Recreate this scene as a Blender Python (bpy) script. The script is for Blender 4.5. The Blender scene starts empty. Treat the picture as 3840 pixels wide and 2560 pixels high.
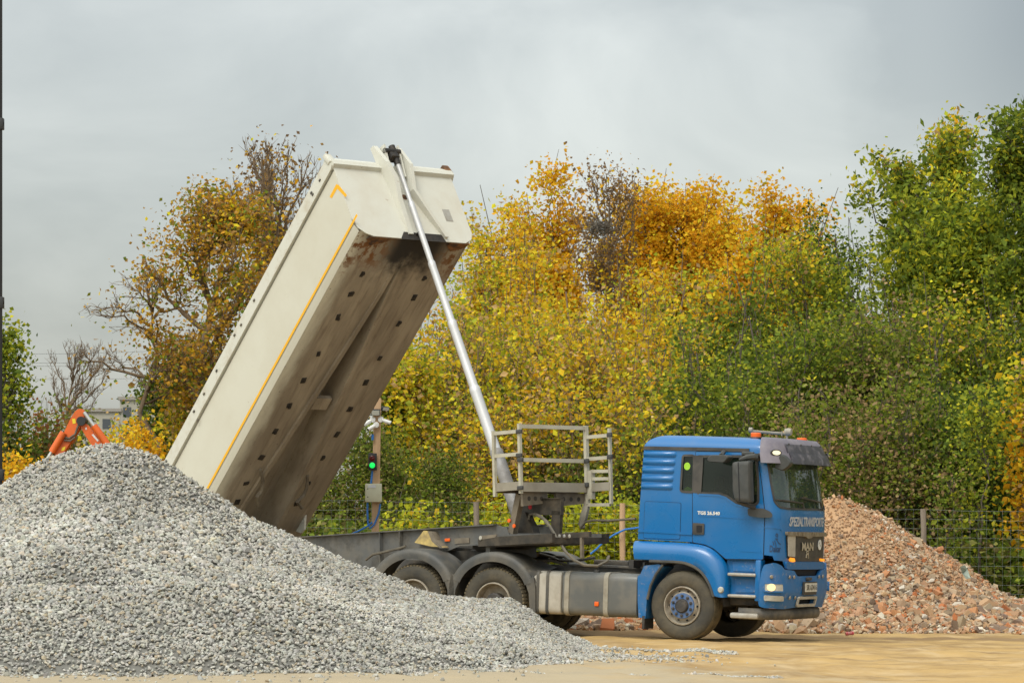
import bpy, bmesh, math, random
import numpy as np
from mathutils import Vector, Matrix
from mathutils.geometry import tessellate_polygon
random.seed(7)
R = math.radians
sc = bpy.context.scene
col = sc.collection
# ------------------------------------------------------------------ camera
F, CX, HZ, EYE = 12735.0, 1920.0, 2041.0, 1.45      # focal length in photo pixels, centre column, horizon row, eye height
cam_d = bpy.data.cameras.new('camera'); cam = bpy.data.objects.new('camera', cam_d); col.objects.link(cam)
cam.location = (0, 0, EYE); cam.rotation_euler = (R(90), 0, 0)
cam_d.sensor_width = 36; cam_d.lens = F/3840*36
cam_d.shift_y = (HZ-1280)/3840; cam_d.clip_start = 0.5; cam_d.clip_end = 3000
cam_d.dof.use_dof = True; cam_d.dof.focus_distance = 50.0; cam_d.dof.aperture_fstop = 9
sc.camera = cam
# ------------------------------------------------------------------ sky, sun, exposure
SUN_EL, SUN_AZ = 52, 205        # azimuth clockwise from +Y: behind the camera, a little to its left
w = bpy.data.worlds.new('World'); sc.world = w; w.use_nodes = True
nt = w.node_tree; nt.nodes.clear()
def N(t, **k):
    n = nt.nodes.new(t)
    for a, b in k.items(): setattr(n, a, b)
    return n
out = N('ShaderNodeOutputWorld'); add = N('ShaderNodeAddShader')
bg1 = N('ShaderNodeBackground'); bg2 = N('ShaderNodeBackground')
sky = N('ShaderNodeTexSky'); sky.sky_type = 'NISHITA'; sky.sun_disc = False
sky.sun_elevation = R(SUN_EL); sky.sun_rotation = R(SUN_AZ); sky.dust_density = 3
nt.links.new(sky.outputs[0], bg1.inputs[0]); bg1.inputs[1].default_value = 0.05
tc = N('ShaderNodeTexCoord'); sep = N('ShaderNodeSeparateXYZ'); nt.links.new(tc.outputs['Generated'], sep.inputs[0])
mp = N('ShaderNodeMapping'); mp.inputs['Scale'].default_value = (1, 1, 2.2); mp.inputs['Location'].default_value = (1.9, 0.4, 2.31)
nt.links.new(tc.outputs['Generated'], mp.inputs[0])
nz = N('ShaderNodeTexNoise'); nz.inputs['Scale'].default_value = 7; nz.inputs['Detail'].default_value = 8; nz.inputs['Roughness'].default_value = .52
nz.inputs['Distortion'].default_value = .5
nt.links.new(mp.outputs[0], nz.inputs['Vector'])
cr = N('ShaderNodeValToRGB'); nt.links.new(nz.outputs['Fac'], cr.inputs[0])
cr.color_ramp.elements[0].position = .36; cr.color_ramp.elements[0].color = (.395, .403, .37, 1)
cr.color_ramp.elements[1].position = .60; cr.color_ramp.elements[1].color = (.585, .59, .54, 1)
def M(op, a, b=None):
    n = N('ShaderNodeMath', operation=op)
    for i, v in enumerate((a, b)):
        if v is None: continue
        if isinstance(v, (int, float)): n.inputs[i].default_value = v
        else: nt.links.new(v, n.inputs[i])
    return n.outputs[0]
# one heavier cloud bank up in the north-east
zc = M('MAXIMUM', sep.outputs['Z'], 0)
bank = N('ShaderNodeMapRange', interpolation_type='SMOOTHSTEP'); bank.inputs[1].default_value = .098; bank.inputs[2].default_value = .114
nz2 = N('ShaderNodeTexNoise'); nz2.inputs['Scale'].default_value = 26; nz2.inputs['Detail'].default_value = 5; nt.links.new(tc.outputs['Generated'], nz2.inputs['Vector'])
nt.links.new(M('ADD', sep.outputs['X'], M('MULTIPLY', M('SUBTRACT', nz2.outputs['Fac'], .5), .06)), bank.inputs[0])
upz = N('ShaderNodeMapRange', interpolation_type='SMOOTHSTEP'); upz.inputs[1].default_value = .075; upz.inputs[2].default_value = .15
nt.links.new(sep.outputs['Z'], upz.inputs[0])
cor = N('ShaderNodeMapRange', interpolation_type='SMOOTHSTEP'); cor.inputs[1].default_value = .115; cor.inputs[2].default_value = .16; nt.links.new(sep.outputs['X'], cor.inputs[0])
bk = M('MULTIPLY', M('ADD', M('MULTIPLY', bank.outputs[0], .13), M('MULTIPLY', cor.outputs[0], .30)), upz.outputs[0])
# an overcast dome is about three times as bright overhead as at the horizon, and brighter still round the veiled sun
sx_, sy_ = math.sin(R(SUN_AZ)), math.cos(R(SUN_AZ))
sd = Vector((sx_*math.cos(R(SUN_EL)), sy_*math.cos(R(SUN_EL)), math.sin(R(SUN_EL))))
dot = N('ShaderNodeVectorMath', operation='DOT_PRODUCT'); nt.links.new(tc.outputs['Generated'], dot.inputs[0]); dot.inputs[1].default_value = sd
glow = M('POWER', M('MAXIMUM', M('ADD', M('MULTIPLY', dot.outputs['Value'], .5), .5), 0), 4)
lift = M('ADD', M('MULTIPLY', M('POWER', zc, 1.3), 1.6), M('MULTIPLY', glow, 1.9))
pd = N('ShaderNodeVectorMath', operation='DISTANCE'); pm = N('ShaderNodeMapping'); pm.inputs['Scale'].default_value = (1, 0, 1.5); nt.links.new(tc.outputs['Generated'], pm.inputs[0]); nt.links.new(pm.outputs[0], pd.inputs[0]); pd.inputs[1].default_value = (.045, 0, .18)
patch = N('ShaderNodeMapRange', interpolation_type='SMOOTHSTEP'); patch.inputs[1].default_value = .02; patch.inputs[2].default_value = .20; patch.inputs[3].default_value = .11; patch.inputs[4].default_value = 0; nt.links.new(pd.outputs['Value'], patch.inputs[0])
wst = N('ShaderNodeMapRange', interpolation_type='SMOOTHSTEP'); wst.inputs[1].default_value = -.17; wst.inputs[2].default_value = -.05; wst.inputs[3].default_value = -.05; wst.inputs[4].default_value = 0; nt.links.new(sep.outputs['X'], wst.inputs[0])
stren = M('MULTIPLY', M('ADD', M('ADD', M('ADD', 0.815, wst.outputs[0]), patch.outputs[0]), lift), M('SUBTRACT', 1, bk))
nt.links.new(cr.outputs[0], bg2.inputs[0]); nt.links.new(stren, bg2.inputs[1])
nt.links.new(bg1.outputs[0], add.inputs[0]); nt.links.new(bg2.outputs[0], add.inputs[1]); nt.links.new(add.outputs[0], out.inputs[0])
sun_d = bpy.data.lights.new('sun', 'SUN'); sun_d.energy = 1.4; sun_d.angle = R(22); sun_d.color = (1, .95, .87)
sun = bpy.data.objects.new('sun', sun_d); col.objects.link(sun); sun.rotation_euler = sd.to_track_quat('Z', 'Y').to_euler()
sc.view_settings.view_transform = 'Standard'; sc.view_settings.look = 'None'; sc.view_settings.exposure = 0.0; sc.view_settings.gamma = 1
sc.cycles.max_bounces = 6; sc.cycles.diffuse_bounces = 3; sc.cycles.glossy_bounces = 3; sc.cycles.transmission_bounces = 4; sc.cycles.transparent_max_bounces = 8
sc.cycles.use_denoising = False if False else True
# ------------------------------------------------------------------ helpers
def lin(c): return tuple((x/12.92 if x <= .04045 else ((x+.055)/1.055)**2.4) for x in c)
def mat(name, c, rough=.6, metal=0, c2=None, amt=.5, scale=4, bump=0, bscale=30, detail=8, coat=0, spec=.5, emit=0, stretch=None, lo=.4, hi=.65, attr=False, transl=0, c3=None, s3=2., a3=.5, lo3=.5, hi3=.7):
    m = bpy.data.materials.new(name); m.use_nodes = True; t = m.node_tree; b = t.nodes['Principled BSDF']
    def n(ty, **k):
        q = t.nodes.new(ty)
        for a, v in k.items(): setattr(q, a, v)
        return q
    L = t.links.new
    b.inputs['Base Color'].default_value = (*c, 1); b.inputs['Roughness'].default_value = rough; b.inputs['Metallic'].default_value = metal
    b.inputs['Specular IOR Level'].default_value = spec; b.inputs['Coat Weight'].default_value = coat; b.inputs['Coat Roughness'].default_value = .08
    tcn = n('ShaderNodeTexCoord'); vec = tcn.outputs['Object']
    if stretch:
        mpn = n('ShaderNodeMapping'); mpn.inputs['Scale'].default_value = stretch; L(vec, mpn.inputs[0]); vec = mpn.outputs[0]
    base = None
    if attr:
        at = n('ShaderNodeAttribute'); at.attribute_name = 'Col'; base = at.outputs['Color']
    def layer(base, cc, sc_, am, l, h, seed):
        nn = n('ShaderNodeTexNoise'); nn.inputs['Scale'].default_value = sc_; nn.inputs['Detail'].default_value = detail; nn.inputs['Roughness'].default_value = .62
        vv = n('ShaderNodeVectorMath', operation='ADD'); vv.inputs[1].default_value = (seed, seed*2, seed*3); L(vec, vv.inputs[0]); L(vv.outputs[0], nn.inputs['Vector'])
        mr = n('ShaderNodeMapRange'); mr.inputs[1].default_value = l; mr.inputs[2].default_value = h; mr.inputs[4].default_value = am; L(nn.outputs['Fac'], mr.inputs[0])
        mx = n('ShaderNodeMix', data_type='RGBA'); L(mr.outputs[0], mx.inputs[0])
        if base is not None: L(base, mx.inputs[6])
        else: mx.inputs[6].default_value = (*c, 1)
        mx.inputs[7].default_value = (*cc, 1); return mx.outputs[2], mr.outputs[0]
    if c2: base, fac = layer(base, c2, scale, amt, lo, hi, 1.7)
    if c3: base, _ = layer(base, c3, s3, a3, lo3, hi3, 9.3)
    if base is not None: L(base, b.inputs['Base Color'])
    if c2 and rough < .5:
        r2 = n('ShaderNodeMapRange'); r2.inputs[3].default_value = rough; r2.inputs[4].default_value = .8; L(fac, r2.inputs[0]); L(r2.outputs[0], b.inputs['Roughness'])
    if bump:
        nb = n('ShaderNodeTexNoise'); nb.inputs['Scale'].default_value = bscale; nb.inputs['Detail'].default_value = 6; L(vec, nb.inputs['Vector'])
        bu = n('ShaderNodeBump'); bu.inputs['Strength'].default_value = bump; bu.inputs['Distance'].default_value = .02
        L(nb.outputs['Fac'], bu.inputs['Height']); L(bu.outputs[0], b.inputs['Normal'])
    if emit:
        b.inputs['Emission Color'].default_value = (*c, 1); b.inputs['Emission Strength'].default_value = emit
    if transl:
        tr = n('ShaderNodeBsdfTranslucent'); ms = n('ShaderNodeMixShader'); ms.inputs[0].default_value = transl
        if base is not None: L(base, tr.inputs[0])
        else: tr.inputs[0].default_value = (*c, 1)
        o = t.nodes['Material Output']; L(b.outputs[0], ms.inputs[1]); L(tr.outputs[0], ms.inputs[2]); L(ms.outputs[0], o.inputs[0])
    return m
def glassmat(name, tint, opac, rough=.03, ior=1.6):
    m = bpy.data.materials.new(name); m.use_nodes = True; t = m.node_tree; b = t.nodes['Principled BSDF']
    b.inputs['Base Color'].default_value = (*tint, 1); b.inputs['Roughness'].default_value = rough; b.inputs['IOR'].default_value = ior
    tr = t.nodes.new('ShaderNodeBsdfTransparent'); tr.inputs[0].default_value = (.62, .68, .66, 1)
    lw = t.nodes.new('ShaderNodeLayerWeight'); lw.inputs['Blend'].default_value = .35
    mr = t.nodes.new('ShaderNodeMapRange'); mr.inputs[3].default_value = opac; mr.inputs[4].default_value = 1; t.links.new(lw.outputs['Fresnel'], mr.inputs[0])
    ms = t.nodes.new('ShaderNodeMixShader'); t.links.new(mr.outputs[0], ms.inputs[0]); t.links.new(tr.outputs[0], ms.inputs[1]); t.links.new(b.outputs[0], ms.inputs[2])
    t.links.new(ms.outputs[0], t.nodes['Material Output'].inputs[0]); return m

class MB:
    """collects shapes; build() links them as ONE mesh object"""
    def __init__(s): s.v = []; s.f = []; s.m = []; s.cur = 0
    def add(s, vs, fs, mi=None):
        o = len(s.v); s.v += [tuple(p) for p in vs]; s.f += [tuple(o+i for i in f) for f in fs]; s.m += [s.cur if mi is None else mi]*len(fs); return s
    def box(s, c, d, rot=None, bev=0, mi=None):
        hx, hy, hz = d[0]/2, d[1]/2, d[2]/2
        if bev <= 0:
            vs = [Vector((x*hx, y*hy, z*hz)) for x in (-1, 1) for y in (-1, 1) for z in (-1, 1)]
            fs = [(0, 1, 3, 2), (4, 6, 7, 5), (0, 4, 5, 1), (2, 3, 7, 6), (0, 2, 6, 4), (1, 5, 7, 3)]
        else:
            bm = bmesh.new(); bmesh.ops.create_cube(bm, size=1)
            for v in bm.verts: v.co = Vector((v.co.x*d[0], v.co.y*d[1], v.co.z*d[2]))
            bmesh.ops.bevel(bm, geom=bm.edges[:], offset=bev, segments=2, affect='EDGES', profile=.5)
            bm.verts.index_update(); vs = [v.co.copy() for v in bm.verts]; fs = [tuple(v.index for v in f.verts) for f in bm.faces]; bm.free()
        M_ = rot if rot is not None else Matrix.Identity(3)
        if not isinstance(M_, Matrix): M_ = Matrix.Rotation(0, 3, 'X')
        return s.add([M_ @ v + Vector(c) for v in vs], fs, mi)
    def tube(s, pts, r, n=8, cap=True, mi=None, up=None):
        pts = [Vector(p) for p in pts]; rs = r if isinstance(r, (list, tuple)) else [r]*len(pts)
        vs = []; fs = []; ref = None
        for i, p in enumerate(pts):
            t = (pts[min(i+1, len(pts)-1)]-pts[max(i-1, 0)])
            if t.length < 1e-9: t = Vector((0, 0, 1))
            t.normalize()
            if ref is None: ref = Vector(up) if up else (Vector((0, 0, 1)) if abs(t.z) < .9 else Vector((1, 0, 0)))
            a = t.cross(ref)
            if a.length < 1e-6: a = t.cross(Vector((1, 0, 0)))
            a.normalize(); b = a.cross(t); ref = b
            for k in range(n):
                q = 2*math.pi*(k+.5)/n; vs.append(p+(a*math.cos(q)+b*math.sin(q))*rs[i])
        for i in range(len(pts)-1):
            for k in range(n): fs.append((i*n+k, i*n+(k+1) % n, (i+1)*n+(k+1) % n, (i+1)*n+k))
        if cap: fs += [tuple(range(n-1, -1, -1)), tuple(range((len(pts)-1)*n, len(pts)*n))]
        return s.add(vs, fs, mi)
    def bar(s, a, b, w_, h_, up=(0, 0, 1), mi=None):
        a, b = Vector(a), Vector(b); t = (b-a).normalized(); u = Vector(up); sd_ = t.cross(u)
        if sd_.length < 1e-5: sd_ = t.cross(Vector((1, 0, 0)))
        sd_.normalize(); u = sd_.cross(t)
        vs = [p+sd_*x*w_/2+u*y*h_/2 for p in (a, b) for x, y in ((-1, -1), (1, -1), (1, 1), (-1, 1))]
        return s.add(vs, [(0, 1, 2, 3), (4, 7, 6, 5), (0, 4, 5, 1), (1, 5, 6, 2), (2, 6, 7, 3), (3, 7, 4, 0)], mi)
    def prism(s, poly, off, mi=None):
        """poly: 3D points of a flat face; off: thickness vector"""
        P = [Vector(p) for p in poly]; off = Vector(off); n = len(P)
        tri = tessellate_polygon([P]); vs = P+[p+off for p in P]
        fs = [tuple(t) for t in tri]+[tuple(i+n for i in reversed(t)) for t in tri]+[(i, (i+1) % n, n+(i+1) % n, n+i) for i in range(n)]
        return s.add(vs, fs, mi)
    def lathe(s, prof, c, axis, n=32, mi=None, a0=0, a1=2*math.pi):
        """prof: (radius, along) pairs round axis"""
        ax = Vector(axis).normalized(); u = ax.orthogonal().normalized() if abs(ax.y) < .9 else Vector((1, 0, 0)); v_ = ax.cross(u); c = Vector(c)
        full = abs(a1-a0-2*math.pi) < 1e-6; m_ = n if full else n+1; vs = []; fs = []
        for r_, l in prof:
            for k in range(m_):
                q = a0+(a1-a0)*k/n; vs.append(c+ax*l+(u*math.cos(q)+v_*math.sin(q))*r_)
        for i in range(len(prof)-1):
            for k in range(n):
                k2 = (k+1) % m_; fs.append((i*m_+k, i*m_+k2, (i+1)*m_+k2, (i+1)*m_+k))
        return s.add(vs, fs, mi)
    def grid(s, rows, close=False, mi=None):
        n = len(rows[0]); vs = [p for r_ in rows for p in r_]; fs = []
        for i in range(len(rows)-1):
            for k in range(n if close else n-1): fs.append((i*n+k, i*n+(k+1) % n, (i+1)*n+(k+1) % n, (i+1)*n+k))
        return s.add(vs, fs, mi)
    def build(s, name, mats, parent=None, smooth=40, recalc=True):
        me = bpy.data.meshes.new(name); me.from_pydata(s.v, [], s.f)
        for m in (mats if isinstance(mats, (list, tuple)) else [mats]): me.materials.append(m)
        me.polygons.foreach_set('material_index', s.m)
        bm = bmesh.new(); bm.from_mesh(me); bmesh.ops.remove_doubles(bm, verts=bm.verts, dist=1e-5)
        if recalc: bmesh.ops.recalc_face_normals(bm, faces=bm.faces)
        if smooth:
            for f in bm.faces: f.smooth = True
            for e in bm.edges:
                if len(e.link_faces) == 2 and e.link_faces[0].normal.angle(e.link_faces[1].normal, 0) > R(smooth): e.smooth = False
                elif len(e.link_faces) != 2: e.smooth = False
        bm.to_mesh(me); bm.free()
        o = bpy.data.objects.new(name, me); col.objects.link(o)
        if parent: o.parent = parent
        return o
def empty(name, mw, label, cat, group=None):
    o = bpy.data.objects.new(name, None); col.objects.link(o); o.matrix_world = mw if isinstance(mw, Matrix) else Matrix.Translation(mw); o.empty_display_size = .3
    tag(o, label, cat, group); return o
def tag(o, label=None, cat=None, group=None, kind=None):
    for k, v in (('label', label), ('category', cat), ('group', group), ('kind', kind)):
        if v: o[k] = v
    return o
# pixel of the photo (3840 wide) -> point at a depth
def at(px, py, Y): return Vector(((px-CX)/F*Y, Y, EYE+(HZ-py)/F*Y))
def ray(px, py): return Vector(((px-CX)/F, 1, (HZ-py)/F))
def pix(p): return (CX+F*p[0]/p[1], HZ-F*(p[2]-EYE)/p[1])
def crop(x0, y0, k): return lambda cx, cy: (x0+cx/k, y0+cy/k)
C1 = crop(2300, 1560, 1568/900)     # cab
C2 = crop(2700, 1560, 3.136)        # cab upper front
C3 = crop(2700, 1960, 3.136)        # cab lower front
C4 = crop(1750, 1500, 2.24)         # catwalk
C5 = crop(1100, 1900, 2352/1350)    # chassis
C6 = crop(1100, 520, 2.24)          # dump body front
C7 = crop(600, 1100, 1568/900)      # dump body rear
C8 = crop(1250, 1450, 784/300)      # signal post
C9 = crop(2600, 1640, 4.9)          # mirrors
CA = crop(1750, 1850, 4.48)         # fifth wheel
CV = crop(0, 0, .6125)              # whole view
def frame(origin, yaw, pitch):
    """forward = towards +X turned clockwise by yaw (towards the camera); columns forward, left, up"""
    f = Vector((math.cos(yaw)*math.cos(pitch), -math.sin(yaw)*math.cos(pitch), math.sin(pitch)))
    l = Vector((math.sin(yaw), math.cos(yaw), 0)); u = f.cross(l)
    m = Matrix((f, l, u)).transposed().to_4x4(); m.translation = origin; return m
class Frame:
    def __init__(s, m): s.m = m; s.i = m.inverted(); s.o = s.i @ Vector((0, 0, EYE))
    def d(s, px, py): return s.i.to_3x3() @ ray(px, py)
    def side(s, p, lat):      # pixel -> local point on plane y = lat
        d = s.d(*p); t = (lat-s.o.y)/d.y; return s.o+d*t
    def front(s, p, lx):
        d = s.d(*p); t = (lx-s.o.x)/d.x; return s.o+d*t
    def top(s, p, z):
        d = s.d(*p); t = (z-s.o.z)/d.z; return s.o+d*t
    def px(s, p): return pix(s.m @ Vector(p))
def gz(X, Y):
    """ground height: falls gently to the right past the heaps"""
    t = max(-8, min(9, X-2.6)); k = min(1, max(0, (Y-57.5)/6)); return -.016*t+.36*k*k*(3-2*k)
# ================================================================== materials shared by both vehicles
DUST = (.33, .27, .19)
m_blue = mat('blue_paint', (.0, .128, .37), .27, c2=(.01, .11, .29), amt=.35, scale=1.6, lo=.45, hi=.8, coat=.35, c3=(.22, .2, .17), s3=2.6, a3=.10, lo3=.48, hi3=.75)
m_blued = mat('blue_paint_weathered', (.003, .12, .34), .45, c2=(.07, .15, .30), amt=.7, scale=5, lo=.42, hi=.7, c3=(.30, .27, .24), s3=12, a3=.45, lo3=.58, hi3=.68)
m_seam = mat('seam_rubber', (.008, .010, .014), .8)
m_black = mat('black_plastic', (.028, .028, .027), .5, c2=(.10, .09, .075), amt=.5, scale=5)
m_dkgrey = mat('mudguard_plastic', (.055, .058, .056), .55, c2=(.17, .15, .115), amt=.7, scale=2.4, lo=.42, hi=.72)
m_mirror = mat('mirror_plastic', (.038, .042, .040), .6, c2=(.07, .07, .065), amt=.5, scale=9)
m_tyre = mat('tyre_rubber', (.045, .043, .035), .8, c2=(.135, .112, .07), amt=.7, scale=2.5, lo=.38, hi=.72, bump=.3, bscale=25, c3=(.03, .03, .028), s3=7, a3=.5)
m_tread = mat('tyre_tread', (.09, .078, .05), .9, c2=(.23, .185, .11), amt=.8, scale=6, bump=.6, bscale=40)
m_rim = mat('rim_steel', (.33, .30, .24), .5, c2=(.16, .12, .08), amt=.8, scale=9)
m_hub = mat('hub_dark', (.035, .035, .035), .55, c2=(.12, .10, .08), amt=.5, scale=9)
m_hubb = mat('hub_blue_paint', (.05, .14, .34), .5, c2=(.16, .17, .2), amt=.7, scale=12)
m_alu = mat('dull_aluminium', (.42, .41, .37), .45, .3, c2=(.25, .22, .17), amt=.6, scale=8)
m_frame = mat('chassis_steel', (.055, .054, .05), .6, c2=(.24, .20, .14), amt=.7, scale=3, lo=.42, hi=.7)
m_chrome = mat('grille_trim', (.30, .27, .21), .35, .4, c2=(.12, .09, .05), amt=.8, scale=9)
m_dkint = mat('cab_interior', (.035, .036, .032), .8)
m_seat = mat('seat_cloth', (.10, .05, .03), .9)
m_glass = glassmat('window_glass', (.022, .035, .026), .42)
m_wglass = glassmat('windscreen_glass', (.05, .085, .07), .62, .015, 2.2)
m_visor = mat('sun_visor_grey', (.15, .135, .165), .4, c2=(.26, .24, .26), amt=.5, scale=4)
m_visord = mat('sun_visor_smoked', (.045, .042, .052), .35, c2=(.27, .26, .28), amt=.6, scale=7, lo=.5, hi=.72)
m_orange = mat('orange_lens', (.85, .13, .01), .35)
m_amber = mat('amber_lamp_lit', (1, .33, .02), .3, emit=.8)
m_head = mat('headlamp_lit', (1, .72, .34), .3, emit=.8)
m_lens = mat('lamp_glass', (.50, .49, .43), .12, c2=(.25, .24, .2), amt=.5, scale=14)
m_white = mat('white_paint', (.62, .62, .56), .5, c2=(.4, .36, .28), amt=.5, scale=10)
m_letter = mat('worn_silver_lettering', (.50, .52, .55), .5, c2=(.25, .33, .42), amt=.5, scale=25)
m_letterw = mat('white_lettering', (.68, .70, .68), .5)
m_lettr2 = mat('grille_lettering', (.46, .42, .32), .4, c2=(.2, .17, .12), amt=.6, scale=30)
m_decal = mat('dark_decal', (.02, .05, .12), .6)
m_hivis = mat('green_sticker', (.30, .58, .03), .6)
m_tank = mat('fuel_tank', (.115, .122, .118), .38, c2=(.22, .20, .16), amt=.5, scale=3)
m_tankl = mat('battery_box', (.44, .42, .36), .55, c2=(.25, .22, .17), amt=.6, scale=4)
m_hose = mat('hose_rubber', (.10, .09, .07), .7, c2=(.2, .17, .12), amt=.5, scale=9)
m_steel = mat('steel_rail', (.34, .32, .26), .5, c2=(.18, .15, .11), amt=.6, scale=5)
m_clamp = mat('dark_clamp', (.05, .05, .05), .6)

# ================================================================== tractor unit
YAW, PITCH = R(25), -.033
base = frame(Vector((0, 0, 0)), YAW, PITCH)
wc = at(2558, 2270, 51.5)                       # outer face centre of the near front wheel
O = wc - (base.to_3x3() @ Vector((0, -1.2, .525)))
T = Frame(frame(O, YAW, PITCH))
tractor = empty('tractor_unit', T.m, 'blue three axle truck tractor unit with sleeper cab and grey mudguards, facing right', 'truck')
EXT = Vector((0, 1, 0))

# ---- wrapped skin: s runs along the plan outline from the near rear corner round the front to the far rear corner
class Skin:
    def __init__(s, x0, xc, a, w_, n, shape):
        pts = [(x0, -w_), (xc, -w_)]
        K = 260
        for i in range(1, K+1):
            q = -math.pi/2+math.pi*i/K; c_, s_ = math.cos(q), math.sin(q)
            pts.append((xc+a*abs(c_)**(2/n), w_*math.copysign(abs(s_)**(2/n), s_)))
        pts.append((x0, w_)); P = np.array(pts); d = np.r_[0, np.cumsum(np.hypot(*np.diff(P, axis=0).T))]
        s.P, s.D, s.tot, s.mid = P, d, d[-1], d[-1]/2; s.shape = shape; s.x0 = x0
    def base(s, t): return np.interp(t, s.D, s.P[:, 0]), np.interp(t, s.D, s.P[:, 1])
    def p0(s, t, z):
        x, y = s.base(t); return Vector(s.shape(x, y, z))
    def pt(s, t, z, off=0):
        p = s.p0(t, z)
        if off:
            e = .012; du = s.p0(t+e, z)-s.p0(t-e, z); dv = s.p0(t, z+.01)-s.p0(t, z-.01); nrm = du.cross(dv)
            if nrm.length < 1e-12: nrm = Vector((0, -1, 0))
            nrm.normalize(); p = p+nrm*off
        return p
    def inv(s, p, guess=None):
        best = None
        tt = guess or (s.mid*.6, 1.6)
        x = np.array(tt, float)
        for start in ([x] if guess else [x, np.array([s.mid*.95, 1.8]), np.array([s.mid*.3, 1.6]), np.array([s.mid*1.1, 1.2])]):
            x = start.copy()
            for _ in range(25):
                q = np.array(T.px(s.p0(*x))); e = np.array(p)-q
                if np.abs(e).max() < .05: break
                h = 4e-3; J = np.array([(np.array(T.px(s.p0(x[0]+h, x[1])))-q)/h, (np.array(T.px(s.p0(x[0], x[1]+h)))-q)/h]).T
                try: dx = np.linalg.solve(J+np.eye(2)*1e-3, e)
                except Exception: break
                dx = np.clip(dx, -.25, .25); x = x+dx; x[0] = min(max(x[0], 0), s.mid*1.35)
            er = np.abs(np.array(p)-np.array(T.px(s.p0(*x)))).max()
            if best is None or er < best[0]: best = (er, x.copy())
            if er < .5: break
        return (float(best[1][0]), float(best[1][1]))
    def poly(s, crp, pts): return [s.inv(crp(*p)) for p in pts]
    def mirror(s, poly): return [(s.tot-a, b) for a, b in reversed(poly)]
    def sym(s, half): return half+[(s.tot-a, b) for a, b in reversed(half)]
def tess(poly, holes=()):
    P = [[Vector((a, b, 0)) for a, b in poly]]+[[Vector((a, b, 0)) for a, b in h] for h in holes]
    tri = tessellate_polygon(P); flat = [p for q in P for p in q]
    bm = bmesh.new(); vs = [bm.verts.new(p) for p in flat]
    for t in tri:
        try: bm.faces.new([vs[i] for i in t])
        except ValueError: pass
    return bm
def cutgrid(bm, du, dv):
    xs = [v.co.x for v in bm.verts]; ys = [v.co.y for v in bm.verts]
    x = min(xs)+du
    while x < max(xs)-1e-4:
        bmesh.ops.bisect_plane(bm, geom=bm.verts[:]+bm.edges[:]+bm.faces[:], plane_co=(x, 0, 0), plane_no=(1, 0, 0)); x += du
    y = min(ys)+dv
    while y < max(ys)-1e-4:
        bmesh.ops.bisect_plane(bm, geom=bm.verts[:]+bm.edges[:]+bm.faces[:], plane_co=(0, y, 0), plane_no=(0, 1, 0)); y += dv
def wrap(skin, poly, name, mats, parent, off=0, thick=0, holes=(), du=.05, dv=.12, bulge=None):
    bm = tess(poly, holes); cutgrid(bm, du, dv)
    bm.verts.index_update(); bm.verts.ensure_lookup_table()
    top = []; bot = []
    bedge = set()
    for e in bm.edges:
        if len(e.link_faces) == 1: bedge.update(v.index for v in e.verts)
    for v in bm.verts:
        o_ = off+(bulge(v.co.x, v.co.y) if bulge else 0)
        top.append(skin.pt(v.co.x, v.co.y, o_)); bot.append(skin.pt(v.co.x, v.co.y, off-thick) if thick else None)
    fs = [tuple(v.index for v in f.verts) for f in bm.faces]; n = len(top); mb = MB()
    if thick:
        es = [(e.verts[0].index, e.verts[1].index) for e in bm.edges if len(e.link_faces) == 1]
        mb.add(top+bot, fs+[tuple(i+n for i in reversed(f)) for f in fs]+[(a, b, b+n, a+n) for a, b in es])
    else: mb.add(top, fs)
    bm.free(); return mb.build(name, mats, parent, smooth=35)
def strip(skin, line, wd, off, thick, mb, closed=False):
    """thin band following a line in (s,z)"""
    L_ = list(line)+([line[0]] if closed else []); out_ = []
    for (a, b) in zip(L_, L_[1:]):
        n = max(1, int(math.hypot(b[0]-a[0], b[1]-a[1])/.06))
        out_ += [(a[0]+(b[0]-a[0])*i/n, a[1]+(b[1]-a[1])*i/n) for i in range(n)]
    out_.append(L_[-1]); rows = []
    for i, p in enumerate(out_):
        q0, q1 = out_[max(i-1, 0)], out_[min(i+1, len(out_)-1)]
        dx, dy = q1[0]-q0[0], q1[1]-q0[1]; l = math.hypot(dx, dy) or 1; nx, ny = -dy/l*wd/2, dx/l*wd/2
        rows.append([skin.pt(p[0]-nx, p[1]-ny, off), skin.pt(p[0]-nx, p[1]-ny, off+thick), skin.pt(p[0]+nx, p[1]+ny, off+thick), skin.pt(p[0]+nx, p[1]+ny, off)])
    mb.grid(rows)
def text_uv(s_, size, bold=0, shear=0):
    cu = bpy.data.curves.new('txt', 'FONT'); cu.body = s_; cu.size = 1; cu.shear = shear; cu.offset = bold; cu.resolution_u = 2; cu.align_x = 'CENTER'
    ob = bpy.data.objects.new('txt', cu); col.objects.link(ob)
    dg = bpy.context.evaluated_depsgraph_get(); me = bpy.data.meshes.new_from_object(ob.evaluated_get(dg))
    vs = [v.co.copy() for v in me.vertices]; fs = [tuple(p.vertices) for p in me.polygons]
    bpy.data.objects.remove(ob); bpy.data.curves.remove(cu); bpy.data.meshes.remove(me)
    x0 = min(v.x for v in vs); x1 = max(v.x for v in vs); y0 = min(v.y for v in vs); y1 = max(v.y for v in vs)
    W, H = size
    return [((v.x-(x0+x1)/2)/(x1-x0)*W, (v.y-(y0+y1)/2)/(y1-y0)*H) for v in vs], fs
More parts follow.
